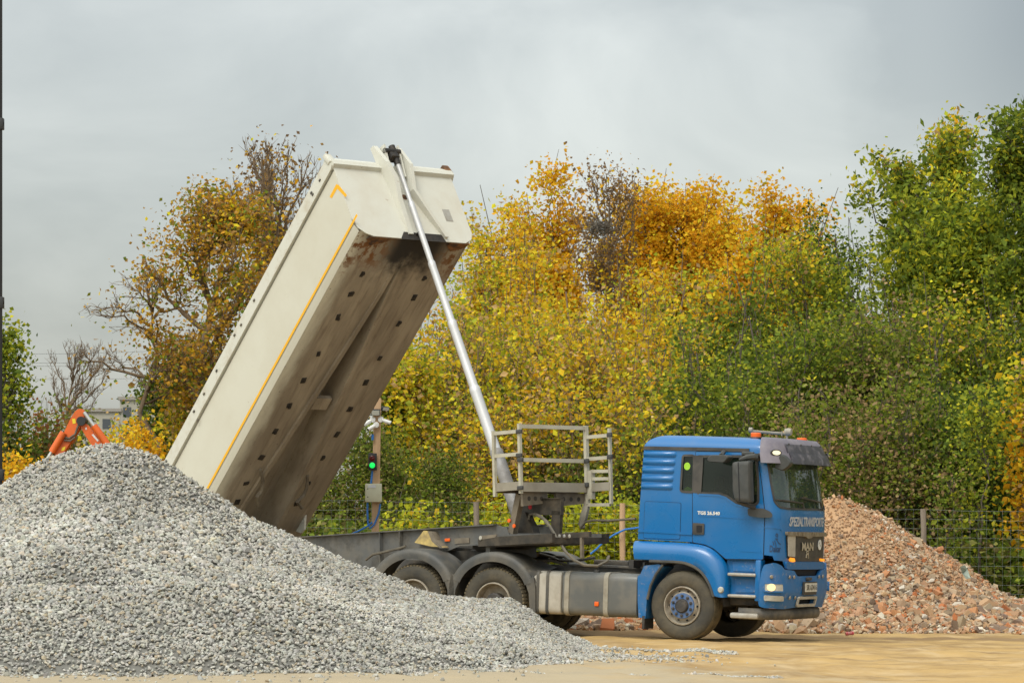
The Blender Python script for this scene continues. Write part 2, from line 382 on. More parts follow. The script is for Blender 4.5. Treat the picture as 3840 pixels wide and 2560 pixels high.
def text_on(skin, s_, c, size, off, m, name, parent, bold=0, shear=0, skew=0):
    uv, fs = text_uv(s_, size, bold, shear); mb = MB()
    mb.add([skin.pt(c[0]+a, c[1]+b+skew*a, off) for a, b in uv]+[skin.pt(c[0]+a, c[1]+b+skew*a, off-.006) for a, b in uv], fs+[tuple(i+len(uv) for i in reversed(f)) for f in fs])
    return mb.build(name, m, parent, smooth=0, recalc=False)
def roundpoly(pts, r, k=4):
    out_ = []; n = len(pts)
    for i in range(n):
        p = Vector(pts[i]); a = (Vector(pts[i-1])-p); b = (Vector(pts[(i+1) % n])-p); rr = min(r, a.length*.45, b.length*.45)
        A = p+a.normalized()*rr; B = p+b.normalized()*rr
        for j in range(k+1):
            t = j/k; q = A*(1-t)**2+p*2*t*(1-t)+B*t*t; out_.append((q.x, q.y))
    return out_
ZB = 1.96
def cabshape(x, y, z):
    t = max(0, z-ZB); wl = 1-.045*min(1, t/1.2)**1.5
    sl = .13*t+.05*t*t
    fx = max(0, (x+.1)/1.63)
    low = max(0, 1.3-z)*.06
    return (x-sl*fx-low*fx+(.03*max(0, (z-1.3))*(1-min(1, max(0, x+.8)/1.0))), y*wl, z)
cab = Skin(-.8, 1.14, .40, 1.12, 4.0, cabshape)
# --- outlines traced on the near side
zs = lambda cx, cy, lat=-1.12: T.side(C1(cx, cy), lat)
Ztrim = zs(500, 213).z
Zbot = zs(520, 815).z
print('cab: trim z', round(Ztrim, 3), 'fender top z', round(Zbot, 3), 'rear x', round(zs(160, 700).x, 3), 'roof z', round(zs(450, 108).z, 3), 'centre px', [round((v-2300)*1.742) for v in T.px(cab.pt(cab.mid, 1.6))][:1])
win = roundpoly(cab.poly(C1, [(552, 262), (905, 262), (935, 275), (948, 420), (948, 560), (925, 580), (850, 575), (800, 562), (745, 522), (700, 506), (552, 503)]), .03)
rwin = roundpoly(cab.poly(C1, [(455, 256), (528, 256), (522, 497), (440, 490)]), .04)
wsh = cab.poly(C2, [(560, 540), (600, 800), (640, 1010), (700, 1072), (800, 1088)])
lowz = cab.inv(C2(950, 1097)); 
wtop = cab.inv(C2(720, 500)); ztw = wtop[1]+.10
half = [(wsh[0][0], ztw), wsh[0], wsh[1], wsh[2], wsh[3], wsh[4], (cab.mid-.01, lowz[1])]
ws = roundpoly(cab.sym(half[:-1]), .05)
body_top = Ztrim+.005
lower = cab.poly(C1, [(160, 812), (520, 822), (600, 836), (660, 865), (735, 935), (975, 938), (985, 905), (1040, 912), (1050, 940), (1105, 945), (1120, 990)])
# clean body outline, symmetrical
zl = [b for a, b in lower]
print('lower pts', [(round(a, 2), round(b, 2)) for a, b in lower], 'mid', round(cab.mid, 2))
print('ws', [(round(a, 2), round(b, 2)) for a, b in half])
hb = [(0, body_top), (0, Zbot)]+[(a, b) for a, b in lower[1:]]
hb2 = hb[1:]
outline = [(0, body_top)]+hb2+[(cab.tot-a, b) for a, b in reversed(hb2)]+[(cab.tot, body_top)]
body = wrap(cab, outline, 'cab_body', m_blue, tractor, off=0, thick=.0, holes=[win, rwin, ws, cab.mirror(win), cab.mirror(rwin)])
lining = wrap(cab, [(0.02, body_top-.02), (0.02, Zbot+.02), (cab.tot-.02, Zbot+.02), (cab.tot-.02, body_top-.02)], 'cab_lining', m_dkint, tractor, off=-.045, holes=[win, rwin, ws, cab.mirror(win), cab.mirror(rwin)])
# glass
g = wrap(cab, [(a, b) for a, b in ws], 'windscreen', m_wglass, tractor, off=-.012)
wrap(cab, rwin, 'rear_side_window', m_glass, tractor, off=-.012)
wrap(cab, cab.mirror(rwin), 'rear_side_window', m_glass, tractor, off=-.012)
# rubber frames round the glass
def framed(poly, name, w_=.035, m=None, parent=None):
    mb = MB(); strip(cab, poly, w_, -.004, .014, mb, closed=True); return mb.build(name, m or m_black, parent or tractor, smooth=30)
framed(ws, 'windscreen_frame', .03)
framed(rwin, 'window_frame'); framed(cab.mirror(rwin), 'window_frame')
# doors
dr = cab.poly(C1, [(540, 232), (520, 500), (520, 822), (600, 836), (660, 865), (735, 930), (978, 934), (985, 600), (968, 440), (945, 300), (925, 262), (880, 236)])
door_p = roundpoly(dr, .02)
for mir in (False, True):
    f_ = (lambda q: cab.mirror(q)) if mir else (lambda q: q)
    d_ = wrap(cab, f_(door_p), 'door', m_blue, tractor, off=.008, thick=.012, holes=[f_(win)])
    mb = MB(); strip(cab, f_(door_p), .022, -.002, .006, mb, closed=True); mb.build('door_seam', m_seam, d_, smooth=0)
    gl = wrap(cab, f_(win), 'door_window', m_glass, d_, off=-.01)
    mb = MB(); strip(cab, f_(win), .04, -.002, .014, mb, closed=True); mb.build('window_frame', m_black, d_, smooth=30)
    # black pillar between the two windows
    bp = cab.poly(C1, [(524, 254), (590, 258), (575, 505), (518, 500)])
    wrap(cab, f_(bp), 'pillar_panel', m_black, d_, off=.012, thick=.008)
    h_ = roundpoly(cab.poly(C1, [(524, 695), (598, 700), (596, 772), (522, 772)]), .02)
    wrap(cab, f_(h_), 'door_handle', m_black, d_, off=.03, thick=.03)
    h2 = roundpoly(cab.poly(C1, [(548, 712), (585, 714), (583, 758), (548, 758)]), .012)
    wrap(cab, f_(h2), 'handle_recess', m_seam, d_, off=.033, thick=.004)
    # belt crease and lower crease
    mb = MB()
    strip(cab, f_(cab.poly(C1, [(560, 650), (700, 657), (974, 676)])), .016, .004, .010, mb)
    strip(cab, f_(cab.poly(C1, [(830, 878), (970, 886)])), .02, .004, .009, mb)
    strip(cab, f_(cab.poly(C1, [(560, 512), (690, 517), (735, 532), (800, 578), (850, 590)])), .03, .004, .012, mb)
    mb.build('door_crease', m_blue, d_, smooth=60)
    if not mir:
        c_ = cab.inv(C1(625, 632)); text_on(cab, 'TGS 26.540', c_, (.365, .055), .016, m_letterw, 'door_lettering', d_, bold=.035, skew=0)
# sleeper details
sl = MB()
for y0, y1, xa, xb in ((245, 250, 195, 412), (296, 303, 190, 405), (350, 356, 186, 398), (403, 410, 180, 392), (456, 463, 175, 388)):
    a, b = cab.inv(C1(xa, y0)), cab.inv(C1(xb, y1))
    rows = []
    for k in range(9):
        dz = (k-4)/4*.052; o_ = .034*math.cos((k-4)/4*math.pi/2)**1.0
        rows.append([cab.pt(a[0]-.0, a[1]+dz, .0), cab.pt(a[0]+.012, a[1]+dz, o_+.001), cab.pt(b[0]-.03, b[1]+dz, o_+.001), cab.pt(b[0], b[1]+dz*.7, .0)])
    sl.grid(rows)
sl.build('pressed_ribs', m_blue, tractor, smooth=70)
lk = roundpoly(cab.poly(C1, [(208, 556), (442, 566), (434, 803), (198, 795)]), .03)
mb = MB(); strip(cab, lk, .012, -.002, .005, mb, closed=True)
lkd = wrap(cab, lk, 'locker_flap', m_blue, tractor, off=.006, thick=.006)
mb.build('flap_seam', m_seam, lkd, smooth=0)
mb = MB(); strip(cab, cab.poly(C1, [(158, 748), (330, 757), (516, 768)]), .035, .002, .014, mb); mb.build('side_crease', m_blue, tractor, smooth=70)
# roof trim and roof cap
mb = MB(); trim_z = Ztrim; a_end = cab.inv(C1(890, 222))[0]
strip(cab, [(0.0, trim_z), (a_end, trim_z)], .05, .0, .018, mb); mb.build('roof_trim', m_black, tractor, smooth=0)
mb = MB(); strip(cab, [(cab.tot, trim_z), (cab.tot-a_end, trim_z)], .05, .0, .018, mb); mb.build('roof_trim', m_black, tractor, smooth=0)
Ztop = zs(450, 108).z-.05
S_ = [cab.tot*i/120 for i in range(121)]
rows = []
for k in range(11):
    q = math.pi/2*k/10; z = trim_z+(Ztop-trim_z)*math.sin(q); ins = 1-math.cos(q)
    row = []
    for s_ in S_:
        p = cab.p0(s_, trim_z); x, y = p.x, p.y
        x2 = x+(.0 if x > -.6 else 0); cxx = .3
        x = cxx+(x-cxx)*(1-(.30 if x < cxx else .24)*ins); y = y*(1-.22*ins)
        row.append(Vector((x, y, z+.03*math.sin(q)*(1-(y/1.1)**2)-.02*max(0, x)*math.sin(q))))
    row.append(row[0]); rows.append(row)
mb = MB(); mb.grid(rows)
ctr = Vector((.3, 0, rows[-1][60].z+.02)); n0 = len(rows[-1])
mb.add(rows[-1][:-1]+[ctr], [(i, (i+1) % (n0-1), n0-1) for i in range(n0-1)])
roof = mb.build('roof', m_blue, tractor, smooth=50)
# rear wall, floor
mb = MB(); rr = [cab.p0(0, z) for z in np.linspace(Zbot, trim_z, 8)]
mb.grid([[p, Vector((p.x, -p.y, p.z))] for p in rr]); mb.build('rear_wall', m_blue, tractor, smooth=30)
mb = MB(); mb.box((-.3+.6, 0, Zbot+.03), (2.2, 2.1, .05))
interior = mb.build('cab_floor', m_dkint, tractor)
mb = MB(); mb.box((1.12, 0, 1.72), (.36, 2.0, .42), bev=.08); mb.build('dashboard', m_dkint, tractor)
mb = MB(); mb.tube([Vector((.93, .55+.24*math.cos(q), 1.98+.22*math.sin(q)))+Vector((-.14*math.sin(q), 0, 0)) for q in np.linspace(0, 2*math.pi, 25)], .018, 6, cap=False)
mb.tube([(1.05, .55, 1.85), (.93, .55, 1.98)], .03, 6); mb.build('steering_wheel', m_black, tractor)
for sy in (-.6, .6):
    mb = MB(); mb.box((.15, sy, 1.55), (.5, .5, .16), bev=.05); mb.box((-.12, sy, 1.95), (.14, .48, .75), Matrix.Rotation(-.12, 3, 'Y'), bev=.05); mb.box((-.17, sy, 2.42), (.10, .28, .2), bev=.04)
    mb.build('seat', m_seat, tractor)
# stickers seen in the small window
for cx_, cy_, r_ in ((481, 326, .058), ):
    c_ = cab.inv(C1(cx_, cy_)); wrap(cab, [(c_[0]+r_*math.cos(q), c_[1]+r_*math.sin(q)) for q in np.linspace(0, 2*math.pi, 17)[:-1]], 'round_sticker', m_hivis, tractor, off=-.006)
c_ = cab.poly(C1, [(458, 470), (480, 458), (508, 470), (506, 490), (456, 490)]); wrap(cab, c_, 'hi_vis_vest', m_hivis, tractor, off=-.03)
# ---- front: lettering, grille, emblem
cF = cab.inv(C2(995, 1240)); c0, c1_ = cab.inv(C2(765, 1240)), cab.inv(C2(1228, 1240))
text_on(cab, 'SPEZIALTRANSPORTE', (cab.mid-.0, cF[1]), (1.52, .145), .008, m_letter, 'windscreen_lettering', tractor, bold=.03, shear=.25)
gp = cab.poly(C3, [(780, 110), (1205, 110), (1200, 425), (985, 440), (800, 400)])
# grille recess panel
G = roundpoly(cab.poly(C3, [(775, 130), (1212, 130), (1200, 420), (1160, 450), (860, 450), (785, 400)]), .03)
grille = wrap(cab, G, 'grille', m_black, tractor, off=.014, thick=.02)
mb = MB(); strip(cab, cab.poly(C3, [(775, 160), (788, 400), (860, 452)]), .02, .0, .02, mb); mb.build('grille_edge', m_seam, grille, smooth=0)
tb = roundpoly(cab.poly(C3, [(765, 100), (1216, 108), (1216, 158), (1060, 158), (1035, 180), (1000, 180), (975, 158), (765, 145)]), .02)
wrap(cab, tb, 'top_bar', m_chrome, grille, off=.05, thick=.05)
pl = roundpoly(cab.poly(C3, [(783, 150), (868, 150), (864, 398), (786, 390)]), .015)
wrap(cab, pl, 'pale_side_plate', m_tankl, grille, off=.03, thick=.02)
c_ = cab.inv(C3(1010, 275)); text_on(cab, 'MAN', c_, (.50, .125), .032, m_lettr2, 'grille_lettering', grille, bold=.03)
c_ = cab.inv(C3(1012, 368)); em = MB(); strip(cab, [(c_[0]+.04*math.sin(q), c_[1]+.03+.025*math.cos(q)) for q in np.linspace(0, 2*math.pi, 12)], .014, .016, .014, em)
strip(cab, [(c_[0]-.05, c_[1]-.05), (c_[0]-.04, c_[1]), (c_[0]+.03, c_[1]+.0), (c_[0]+.05, c_[1]-.055)], .014, .016, .014, em); em.build('emblem', m_lettr2, grille, smooth=0)
c_ = cab.inv(C3(1155, 255)); wrap(cab, [(c_[0]+.075*math.cos(q), c_[1]+.08*math.sin(q)) for q in np.linspace(0, 2*math.pi, 25)[:-1]], 'round_white_badge', m_letterw, grille, off=.03, thick=.012)
em = MB(); strip(cab, [(c_[0]-.03, c_[1]+.04), (c_[0], c_[1]-.01), (c_[0]+.02, c_[1]-.02)], .014, .031, .002, em); em.build('badge_mark', m_black, grille, smooth=0)
for poly in ([(803, 405), (855, 412), (862, 450), (825, 460), (806, 440)], [(1158, 415), (1203, 418), (1204, 448), (1160, 447)]):
    wrap(cab, roundpoly(cab.poly(C3, poly), .015), 'marker_lamp', m_amber, grille, off=.034, thick=.03)
ap = roundpoly(cab.poly(C3, [(760, 455), (1195, 455), (1200, 540), (765, 542)]), .03)
wrap(cab, ap, 'grille_apron', m_blued, tractor, off=.035, thick=.05)
lowd = cab.poly(C3, [(770, 430), (1200, 430), (1190, 640), (780, 600)]); wrap(cab, lowd, 'lower_grille', m_seam, tractor, off=-.02, thick=.03)
# rider decal with the rally name on the corner panel
em = MB()
for ln, wd in (([(662, 120), (680, 140), (672, 165), (655, 150), (662, 128)], .016), ([(650, 180), (672, 205), (695, 240)], .014), ([(618, 215), (630, 240), (628, 262)], .014), ([(640, 205), (655, 245), (658, 270)], .014), ([(672, 205), (690, 235), (712, 250)], .014), ([(665, 180), (680, 190)], .012)):
    strip(cab, cab.poly(C3, ln), wd, .002, .002, em)
em.build('rider_decal', m_decal, tractor, smooth=0)
c_ = cab.inv(C3(655, 302)); text_on(cab, 'Dakar', c_, (.19, .10), .006, m_decal, 'corner_lettering', tractor, bold=.01)
mb = MB(); strip(cab, cab.poly(C3, [(525, 52), (640, 55), (715, 68), (722, 92)]), .02, 0, .01, mb); strip(cab, cab.poly(C2, [(705, 1105), (712, 1215), (530, 1212)]), .008, -.002, .004, mb); mb.build('corner_panel_seam', m_blue, tractor, smooth=60)
# far side wind deflector with dark slots
fm = MB()
x_, y_ = 1.30, 1.15
fm.box((x_, y_+.03, 1.40), (.16, .03, .78), bev=.01); far = fm.build('wind_deflector', m_blue, tractor)
fm = MB()
for k in range(4): fm.box((x_+.055, y_+.005, 1.13+.18*k), (.07, .04, .15))
fm.build('deflector_slots', m_seam, far, smooth=0)
# ---- bumper
def bshape(x, y, z):
    lo = max(0, .78-z); return (x-lo*.22*max(0, x/1.5), y*(1-lo*.04), z)
bum = Skin(.95, 1.12, .455, 1.23, 3.8, bshape)
bh = bum.poly(C1, [(948, 1215), (955, 1100), (968, 1010), (985, 968), (1060, 957), (1100, 975), (1118, 1000), (1180, 1008), (1200, 1045)])
bc = bum.inv(C1(1250, 1045)); bcb = bum.inv(C1(1250, 1240))
bb = bum.poly(C1, [(952, 1240), (985, 1250), (1105, 1258), (1190, 1246)])
print('bumper', [(round(a, 2), round(b, 2)) for a, b in bh], bb, 'mid', bum.mid)
halfb = bb[::-1][-0:] if False else None
hb = [(bum.mid, bc[1])]
hp = bh[::-1]+bb            # from near the centre top outwards, down, and back along the bottom
lowest = min(b for a, b in bb)
hp = [(min(a, bum.mid-.02), b) for a, b in hp]
bout = hp+[(bum.tot-a, b) for a, b in reversed(hp)]
bout = roundpoly(bout, .025, 3)
bhole = bum.poly(C3, [(898, 858), (1086, 858), (1082, 975), (890, 975)])
bhole = roundpoly([(min(a for a, b in bhole)+.02, max(b for a, b in bhole)-.02), (max(a for a, b in bhole)-.02, max(b for a, b in bhole)-.02), (max(a for a, b in bhole)-.02, min(b for a, b in bhole)+.03), (min(a for a, b in bhole)+.02, min(b for a, b in bhole)+.03)], .02)
bumper = wrap(bum, bout, 'bumper', m_blued, tractor, off=0, thick=.05, holes=[bhole], bulge=lambda a, b: .016*math.sin(min(1, max(0, (b-.42)/.75))*math.pi))
wrap(bum, bhole, 'intake', m_seam, bumper, off=-.06)
mb = MB(); strip(bum, bhole, .04, .02, .03, mb, closed=True); mb.build('intake_frame', m_tankl, bumper, smooth=30)
for mir in (False, True):
    f_ = (lambda q: bum.mirror(q)) if mir else (lambda q: q)
    hl = roundpoly(bum.poly(C3, [(520, 705), (715, 712), (720, 808), (520, 800)]), .025)
    fl = roundpoly(bum.poly(C3, [(516, 845), (718, 850), (720, 910), (516, 905)]), .02)
    h_ = wrap(bum, f_(hl), 'headlight', m_lens, bumper, off=.048, thick=.04)
    mb = MB(); strip(bum, f_(hl), .02, .02, .034, mb, closed=True); mb.build('headlight_frame', m_blued, h_, smooth=30)
    c_ = bum.inv(C3(592, 755)); c_ = f_([c_])[0]
    wrap(bum, [(c_[0]+.055*math.cos(q), c_[1]+.055*math.sin(q)) for q in np.linspace(0, 2*math.pi, 21)[:-1]], 'lamp_bulb', m_head, h_, off=.055, thick=.01)
    wrap(bum, f_(fl), 'fog_light', m_lens, bumper, off=.048, thick=.04)
pq = bum.poly(C3, [(940, 708), (1112, 706), (1112, 800), (946, 802)])
pa = (sum(a for a, b in pq)/4, sum(b for a, b in pq)/4); pw = .52
wrap(bum, [(pa[0]-pw/2-.02, pa[1]+.085), (pa[0]+pw/2+.02, pa[1]+.085), (pa[0]+pw/2+.02, pa[1]-.10), (pa[0]-pw/2-.02, pa[1]-.10)], 'plate_holder', m_black, bumper, off=.055, thick=.03)
lp = wrap(bum, roundpoly([(pa[0]-pw/2, pa[1]+.065), (pa[0]+pw/2, pa[1]+.065), (pa[0]+pw/2, pa[1]-.065), (pa[0]-pw/2, pa[1]-.065)], .01), 'licence_plate', m_white, bumper, off=.062, thick=.006)
text_on(bum, 'SR 62416', (pa[0]+.02, pa[1]), (.44, .085), .066, m_black, 'plate_lettering', lp, bold=.01)
dm = MB()
for cx_, cy_ in ((598, 632), (800, 635), (850, 635), (1190, 625), (1143, 630), (800, 872), (862, 872)):
    c_ = bum.inv(C3(cx_, cy_)); p = bum.pt(c_[0], c_[1], .03); n_ = (bum.pt(c_[0], c_[1], .1)-bum.pt(c_[0], c_[1], .03)).normalized()
    dm = MB(); dm.lathe([(0, .014), (.022, .012), (.03, 0)], p, n_, 10); dm.build('bumper_bolt', m_rim, bumper)
c_ = bum.inv(C3(1020, 655)); dm = MB(); dm.box(bum.pt(c_[0], c_[1], .03), (.06, .16, .05), bev=.01); dm.build('tow_pin', m_hub, bumper)
# underrun bar below the bumper
mb = MB()
uz = T.side(C3(540, 1090), -1.15).z
rowsu = []
for s_ in np.linspace(.0, bum.tot, 60):
    row = []
    for k in range(8):
        q = 2*math.pi*k/8; p = bum.p0(s_, .6); r_ = .085
        c = Vector((p.x*1.0-.02, p.y*.97, uz+.02)); d_ = Vector((p.x-.6, p.y, 0)).normalized()
        row.append(c+d_*(.05*math.cos(q)-.06)+Vector((0, 0, r_*math.sin(q))))
    rowsu.append(row)
mb.grid(rowsu, close=True); mb.build('underrun_bar', m_frame, tractor, smooth=60)
st0 = T.side(C3(110, 1055), -1.2); st1 = T.side(C3(440, 1140), -1.2)
mb = MB(); mb.box(((st0.x+st1.x)/2, -1.08, (st0.z+st1.z)/2+.01), (st1.x-st0.x, .24, .085), bev=.03); mb.box(((st0.x+st1.x)/2, 1.08, (st0.z+st1.z)/2+.01), (st1.x-st0.x, .24, .085), bev=.03); mb.build('lower_step', m_alu, tractor)
# ---- steps
sp = [zs(*q, -1.12) for q in ((735, 935), (975, 938), (960, 1100), (945, 1190), (750, 1185), (720, 1000))]
for sy in (-1, 1):
    mb = MB(); mb.prism([(p.x, sy*1.05, p.z) for p in sp], (0, sy*-.04, 0)); spn = mb.build('step_panel', m_blue, tractor, smooth=30)
    mb = MB()
    for q in ([(770, 950), (922, 955), (925, 1015), (775, 1010)], [(785, 1060), (925, 1066), (925, 1150), (790, 1150)]):
        P_ = [zs(*a, -1.12) for a in q]; mb.prism([(p.x, sy*1.055, p.z) for p in P_], (0, sy*.012, 0))
    mb.build('step_recess_pressing', m_blued, spn, smooth=30)
    for y0, y1 in ((1018, 1050), (1158, 1190)):
        a, b = zs(745, y0, -1.2), zs(930, y1, -1.2)
        mb = MB(); mb.box(((a.x+b.x)/2, sy*-(-1.13) if sy > 0 else -1.13, (a.z+b.z)/2), (b.x-a.x, .16, abs(a.z-b.z)*.85), bev=.02); mb.build('step_tread', m_alu, spn)
    # riser posts closing the sides of the step well
    mb = MB(); a = zs(955, 940); mb.box((a.x+.0, sy*1.10, .95), (.09, .16, .62), bev=.02); mb.build('step_post', m_blue, spn)
# ---- front wing over the wheel
out_px = [(142, 812), (320, 818), (500, 828), (590, 842), (650, 870), (700, 915), (735, 975), (752, 1060), (752, 1120), (750, 1182)]
in_px = [(138, 936), (300, 942), (430, 948), (500, 965), (560, 1000), (600, 1045), (630, 1100), (648, 1150), (655, 1172), (690, 1182)]
def dense(pl_, n):
    P = np.array(pl_, float); d = np.r_[0, np.cumsum(np.hypot(*np.diff(P, axis=0).T))]; d /= d[-1]
    # smooth by Catmull-Rom through chord parameter
    t = np.linspace(0, 1, n); res = []
    for q in t:
        i = min(max(np.searchsorted(d, q, 'right')-1, 0), len(P)-2); u = (q-d[i])/(d[i+1]-d[i]+1e-9)
        p0, p1, p2, p3 = P[max(i-1, 0)], P[i], P[i+1], P[min(i+2, len(P)-1)]
        res.append(.5*((2*p1)+(-p0+p2)*u+(2*p0-5*p1+4*p2-p3)*u*u+(-p0+3*p1-3*p2+p3)*u**3))
    return res
OUT = [zs(*p, -1.14) for p in dense(out_px, 40)]; INN = [zs(*p, -1.25) for p in dense(in_px, 40)]
for sy in (-1, 1):
    rows = []
    for lat, t in ((1.09, 0.0), (1.145, .02), (1.20, .12), (1.24, .28), (1.26, .5), (1.262, .75), (1.255, .96), (1.235, 1.0)):
        rows.append([Vector((a.x*(1-t)+b.x*t, sy*lat, a.z*(1-t)+b.z*t)) for a, b in zip(OUT, INN)])
    rows.append([Vector((b.x, sy*1.0, b.z+.01)) for b in INN])
    mb = MB(); mb.grid(rows); wing = mb.build('front_wing', m_blue, tractor, smooth=50)
    mb = MB(); mb.tube([Vector((b.x, sy*1.25, b.z-.012)) for b in INN[6:-2]], .024, 6); mb.build('wing_lip', m_dkgrey, wing)
    a = zs(703, 1133, -1.25); mb = MB(); mb.lathe([(0, .03), (.035, .03), (.045, .02), (.05, 0)], (a.x, sy*1.255, a.z), (0, sy, 0), 16); mb.build('side_reflector', m_lens, wing)
    mb = MB(); P_ = [zs(*q, -1.2) for q in ((205, 975), (300, 965), (330, 985), (275, 1040), (240, 1110), (222, 1195), (212, 1320), (168, 1312), (162, 1200), (162, 1045), (180, 1030))]
    mb.prism([(p.x, sy*1.22, p.z) for p in P_], (0, sy*-.45, 0)); rw = mb.build('rear_wing_panel', m_blued, tractor, smooth=25)
    mb = MB(); mb.tube([Vector((p.x+.01, sy*1.225, p.z)) for p in (zs(325, 968, -1.2), zs(278, 1030, -1.2), zs(243, 1105, -1.2), zs(222, 1195, -1.2))], .022, 6); mb.build('wing_lip', m_dkgrey, rw)
    mb = MB(); a = zs(200, 1345, -1.2); mb.box((a.x, sy*1.05, a.z), (.04, .36, .2)); mb.build('mud_flap', m_black, tractor)
    # inner wheel arch, dark
    mb = MB(); mb.lathe([(.68, 0), (.68, .5)], (0, sy*.72, .54), (0, sy, 0), 24, a0=(math.pi if sy > 0 else 0), a1=(2*math.pi if sy > 0 else math.pi)); mb.build('inner_arch', m_black, tractor)
# dark engine block and front axle under the cab
mb = MB(); mb.box((.35, 0, .95), (2.1, .75, .62), bev=.06); mb.box((0, 0, .52), (.18, 1.7, .16), bev=.03); mb.box((1.2, 0, .78), (.4, 1.9, .45), bev=.05)
mb.box((.75, -.85, .78), (.8, .2, .45), bev=.05); mb.box((.75, .85, .78), (.8, .2, .45), bev=.05); mb.build('engine_and_axle', m_hub, tractor)
# ---- mirrors
def mirror_house(pts, lat, th, name, crp=C9, front=False):
    P_ = [T.side(crp(*q), lat) for q in pts]; mb = MB()
    pl_ = roundpoly([(p.x, p.z) for p in P_], .03, 3)
    c = Vector((sum(p[0] for p in pl_)/len(pl_), sum(p[1] for p in pl_)/len(pl_)))
    rows = []
    for k, (sc_, l) in enumerate(((.86, -.0), (.97, .02), (1, .05), (1, th))):
        rows.append([Vector((c.x+(x-c.x)*sc_, lat-th/2+l, c.y+(z-c.y)*sc_)) for x, z in pl_])
    mb.grid(rows, close=True); n = len(pl_); tri = tessellate_polygon([[Vector((x, z, 0)) for x, z in pl_]])
    mb.add(rows[0], [tuple(t) for t in tri]); mb.add(rows[-1], [tuple(t) for t in tri])
    return mb, c
mm, c = mirror_house([(735, 455), (820, 440), (1055, 425), (1080, 1165), (1060, 1200), (785, 1175), (745, 1000)], -1.42, .16, 'm'); mir = mm.build('mirror_housing', m_mirror, tractor)
mb = MB(); mb.bar(T.side(C9(822, 452), -1.503), T.side(C9(848, 1175), -1.503), .012, .006, up=(0, 1, 0)); mb.build('housing_groove', m_seam, mir)
mb = MB(); pa_, pb_ = T.side(C9(840, 408), -1.40), T.side(C9(1130, 345), -1.28)
mb.tube([pa_, (pa_+pb_)/2+Vector((0, -.02, .01)), pb_], [.02, .045, .05], 8); q1 = T.side(C9(1180, 370), -1.16); mb.tube([pb_, q1], [.05, .06], 8)
q2 = T.side(C9(1560, 410), -1.1)
mb.tube([T.side(C9(900, 290), -1.14), T.side(C9(1110, 300), -1.17)], .03, 6)
mb.build('mirror_arm', m_mirror, tractor)
mb = MB(); mb.tube([T.side(C9(1180, 340), -1.15), cab.pt(*cab.inv(C9(1340, 370)), .05), cab.pt(*cab.inv(C9(1500, 420)), .07)], [.05, .055, .05], 8); mb.build('corner_bracket', m_black, tractor)
mm, c = mirror_house([(1520, 490), (1620, 300), (1700, 335), (1815, 455), (1790, 520), (1660, 615), (1500, 560)], -1.05, .10, 'm'); fm_ = mm
# the front mirror hangs ahead of the cab corner
for i, v in enumerate(fm_.v): fm_.v[i] = v
fmo = fm_.build('front_mirror', m_mirror, tractor)
mm, c = mirror_house([(275, 405), (345, 318), (640, 320), (700, 360), (640, 435), (600, 462), (310, 445)], -1.42, .2, 'm'); mm.build('kerb_mirror', m_mirror, tractor)
mb = MB(); mb.tube([T.side(C9(510, 330), -1.38), T.side(C9(560, 262), -1.15)], .035, 6); mb.build('kerb_mirror_arm', m_mirror, tractor)
mb = MB(); mb.tube([T.side(C9(800, 1180), -1.42), T.side(C9(900, 1215), -1.38), T.side(C9(1130, 1290), -1.2)], [.02, .03, .03], 8)
mb.build('lower_mirror_arm', m_black, tractor)
pad = roundpoly(cab.poly(C9, [(1035, 1300), (1300, 1300), (1400, 1350), (1440, 1400), (1440, 1465), (1280, 1470), (1060, 1440), (1040, 1400)]), .03)
wrap(cab, pad, 'mirror_foot', m_mirror, tractor, off=.09, thick=.08)
mb = MB(); mb.box((1.05, 1.42, 2.3), (.2, .14, .75), bev=.03); mb.tube([(1.05, 1.38, 2.6), (1.0, 1.1, 2.65)], .03, 6); mb.tube([(1.05, 1.38, 2.0), (1.0, 1.1, 1.95)], .03, 6); mb.build('mirror_housing', m_mirror, tractor)
# ---- sun visor
sv = []
zt_ = T.front(C2(900, 240), 1.2).z
vs_ = cab.inv(C2(560, 470)); v0 = vs_[0]-.08
print('visor s', v0, 'mid', cab.mid, 'zt', zt_)
prof = [(-.30, .10, -.02), (-.10, .18, .0), (.05, .20, -.06), (.10, .18, -.16), (.13, .12, -.26), (.155, .0, -.4)]
zvt = Ztop-.02; zvb = cab.inv(C2(900, 520))[1]
levels = [(-.34, zvt+.03), (-.16, zvt+.055), (.0, zvt+.02), (.085, zvt-.06), (.125, zvt-.14), (.15, zvt-.24), (.165, (zvt+zvb)/2-.05), (.185, zvb+.03), (.20, zvb-.06)]
def vpt(s_, off, z):
    x, y = cab.base(s_); zz = min(z, Ztrim); p = cab.pt(s_, zz, 0)
    n_ = (cab.pt(s_, zz, .1)-p).normalized(); n_.z = 0
    q = p+n_*off; q.z = z; return q
vr = []; SS = np.linspace(v0, cab.tot-v0, 60)
for o_, z in levels: vr.append([vpt(s_, o_ if o_ > 0 else o_*1.0, z-(.02 if o_ < 0 else 0)) for s_ in SS])
mb = MB(); mb.grid(vr); inner = [[p-Vector((.02, 0, 0)) for p in r_] for r_ in vr]; mb.grid(inner); mb.add(vr[-1]+inner[-1], [(i, i+1, 61+i, 60+i) for i in range(59)])
mb.cur = 0
visor = mb.build('sun_visor', m_visor, tractor, smooth=60)
mb = MB(); i0, i1 = 9, 51
mb.grid([[p+(Vector((p.x-.6, p.y*.6, 0)).normalized()*.012) for p in r_[i0:i1]] for r_ in vr[3:]]); mb.build('smoked_panel', m_visord, visor, smooth=60)
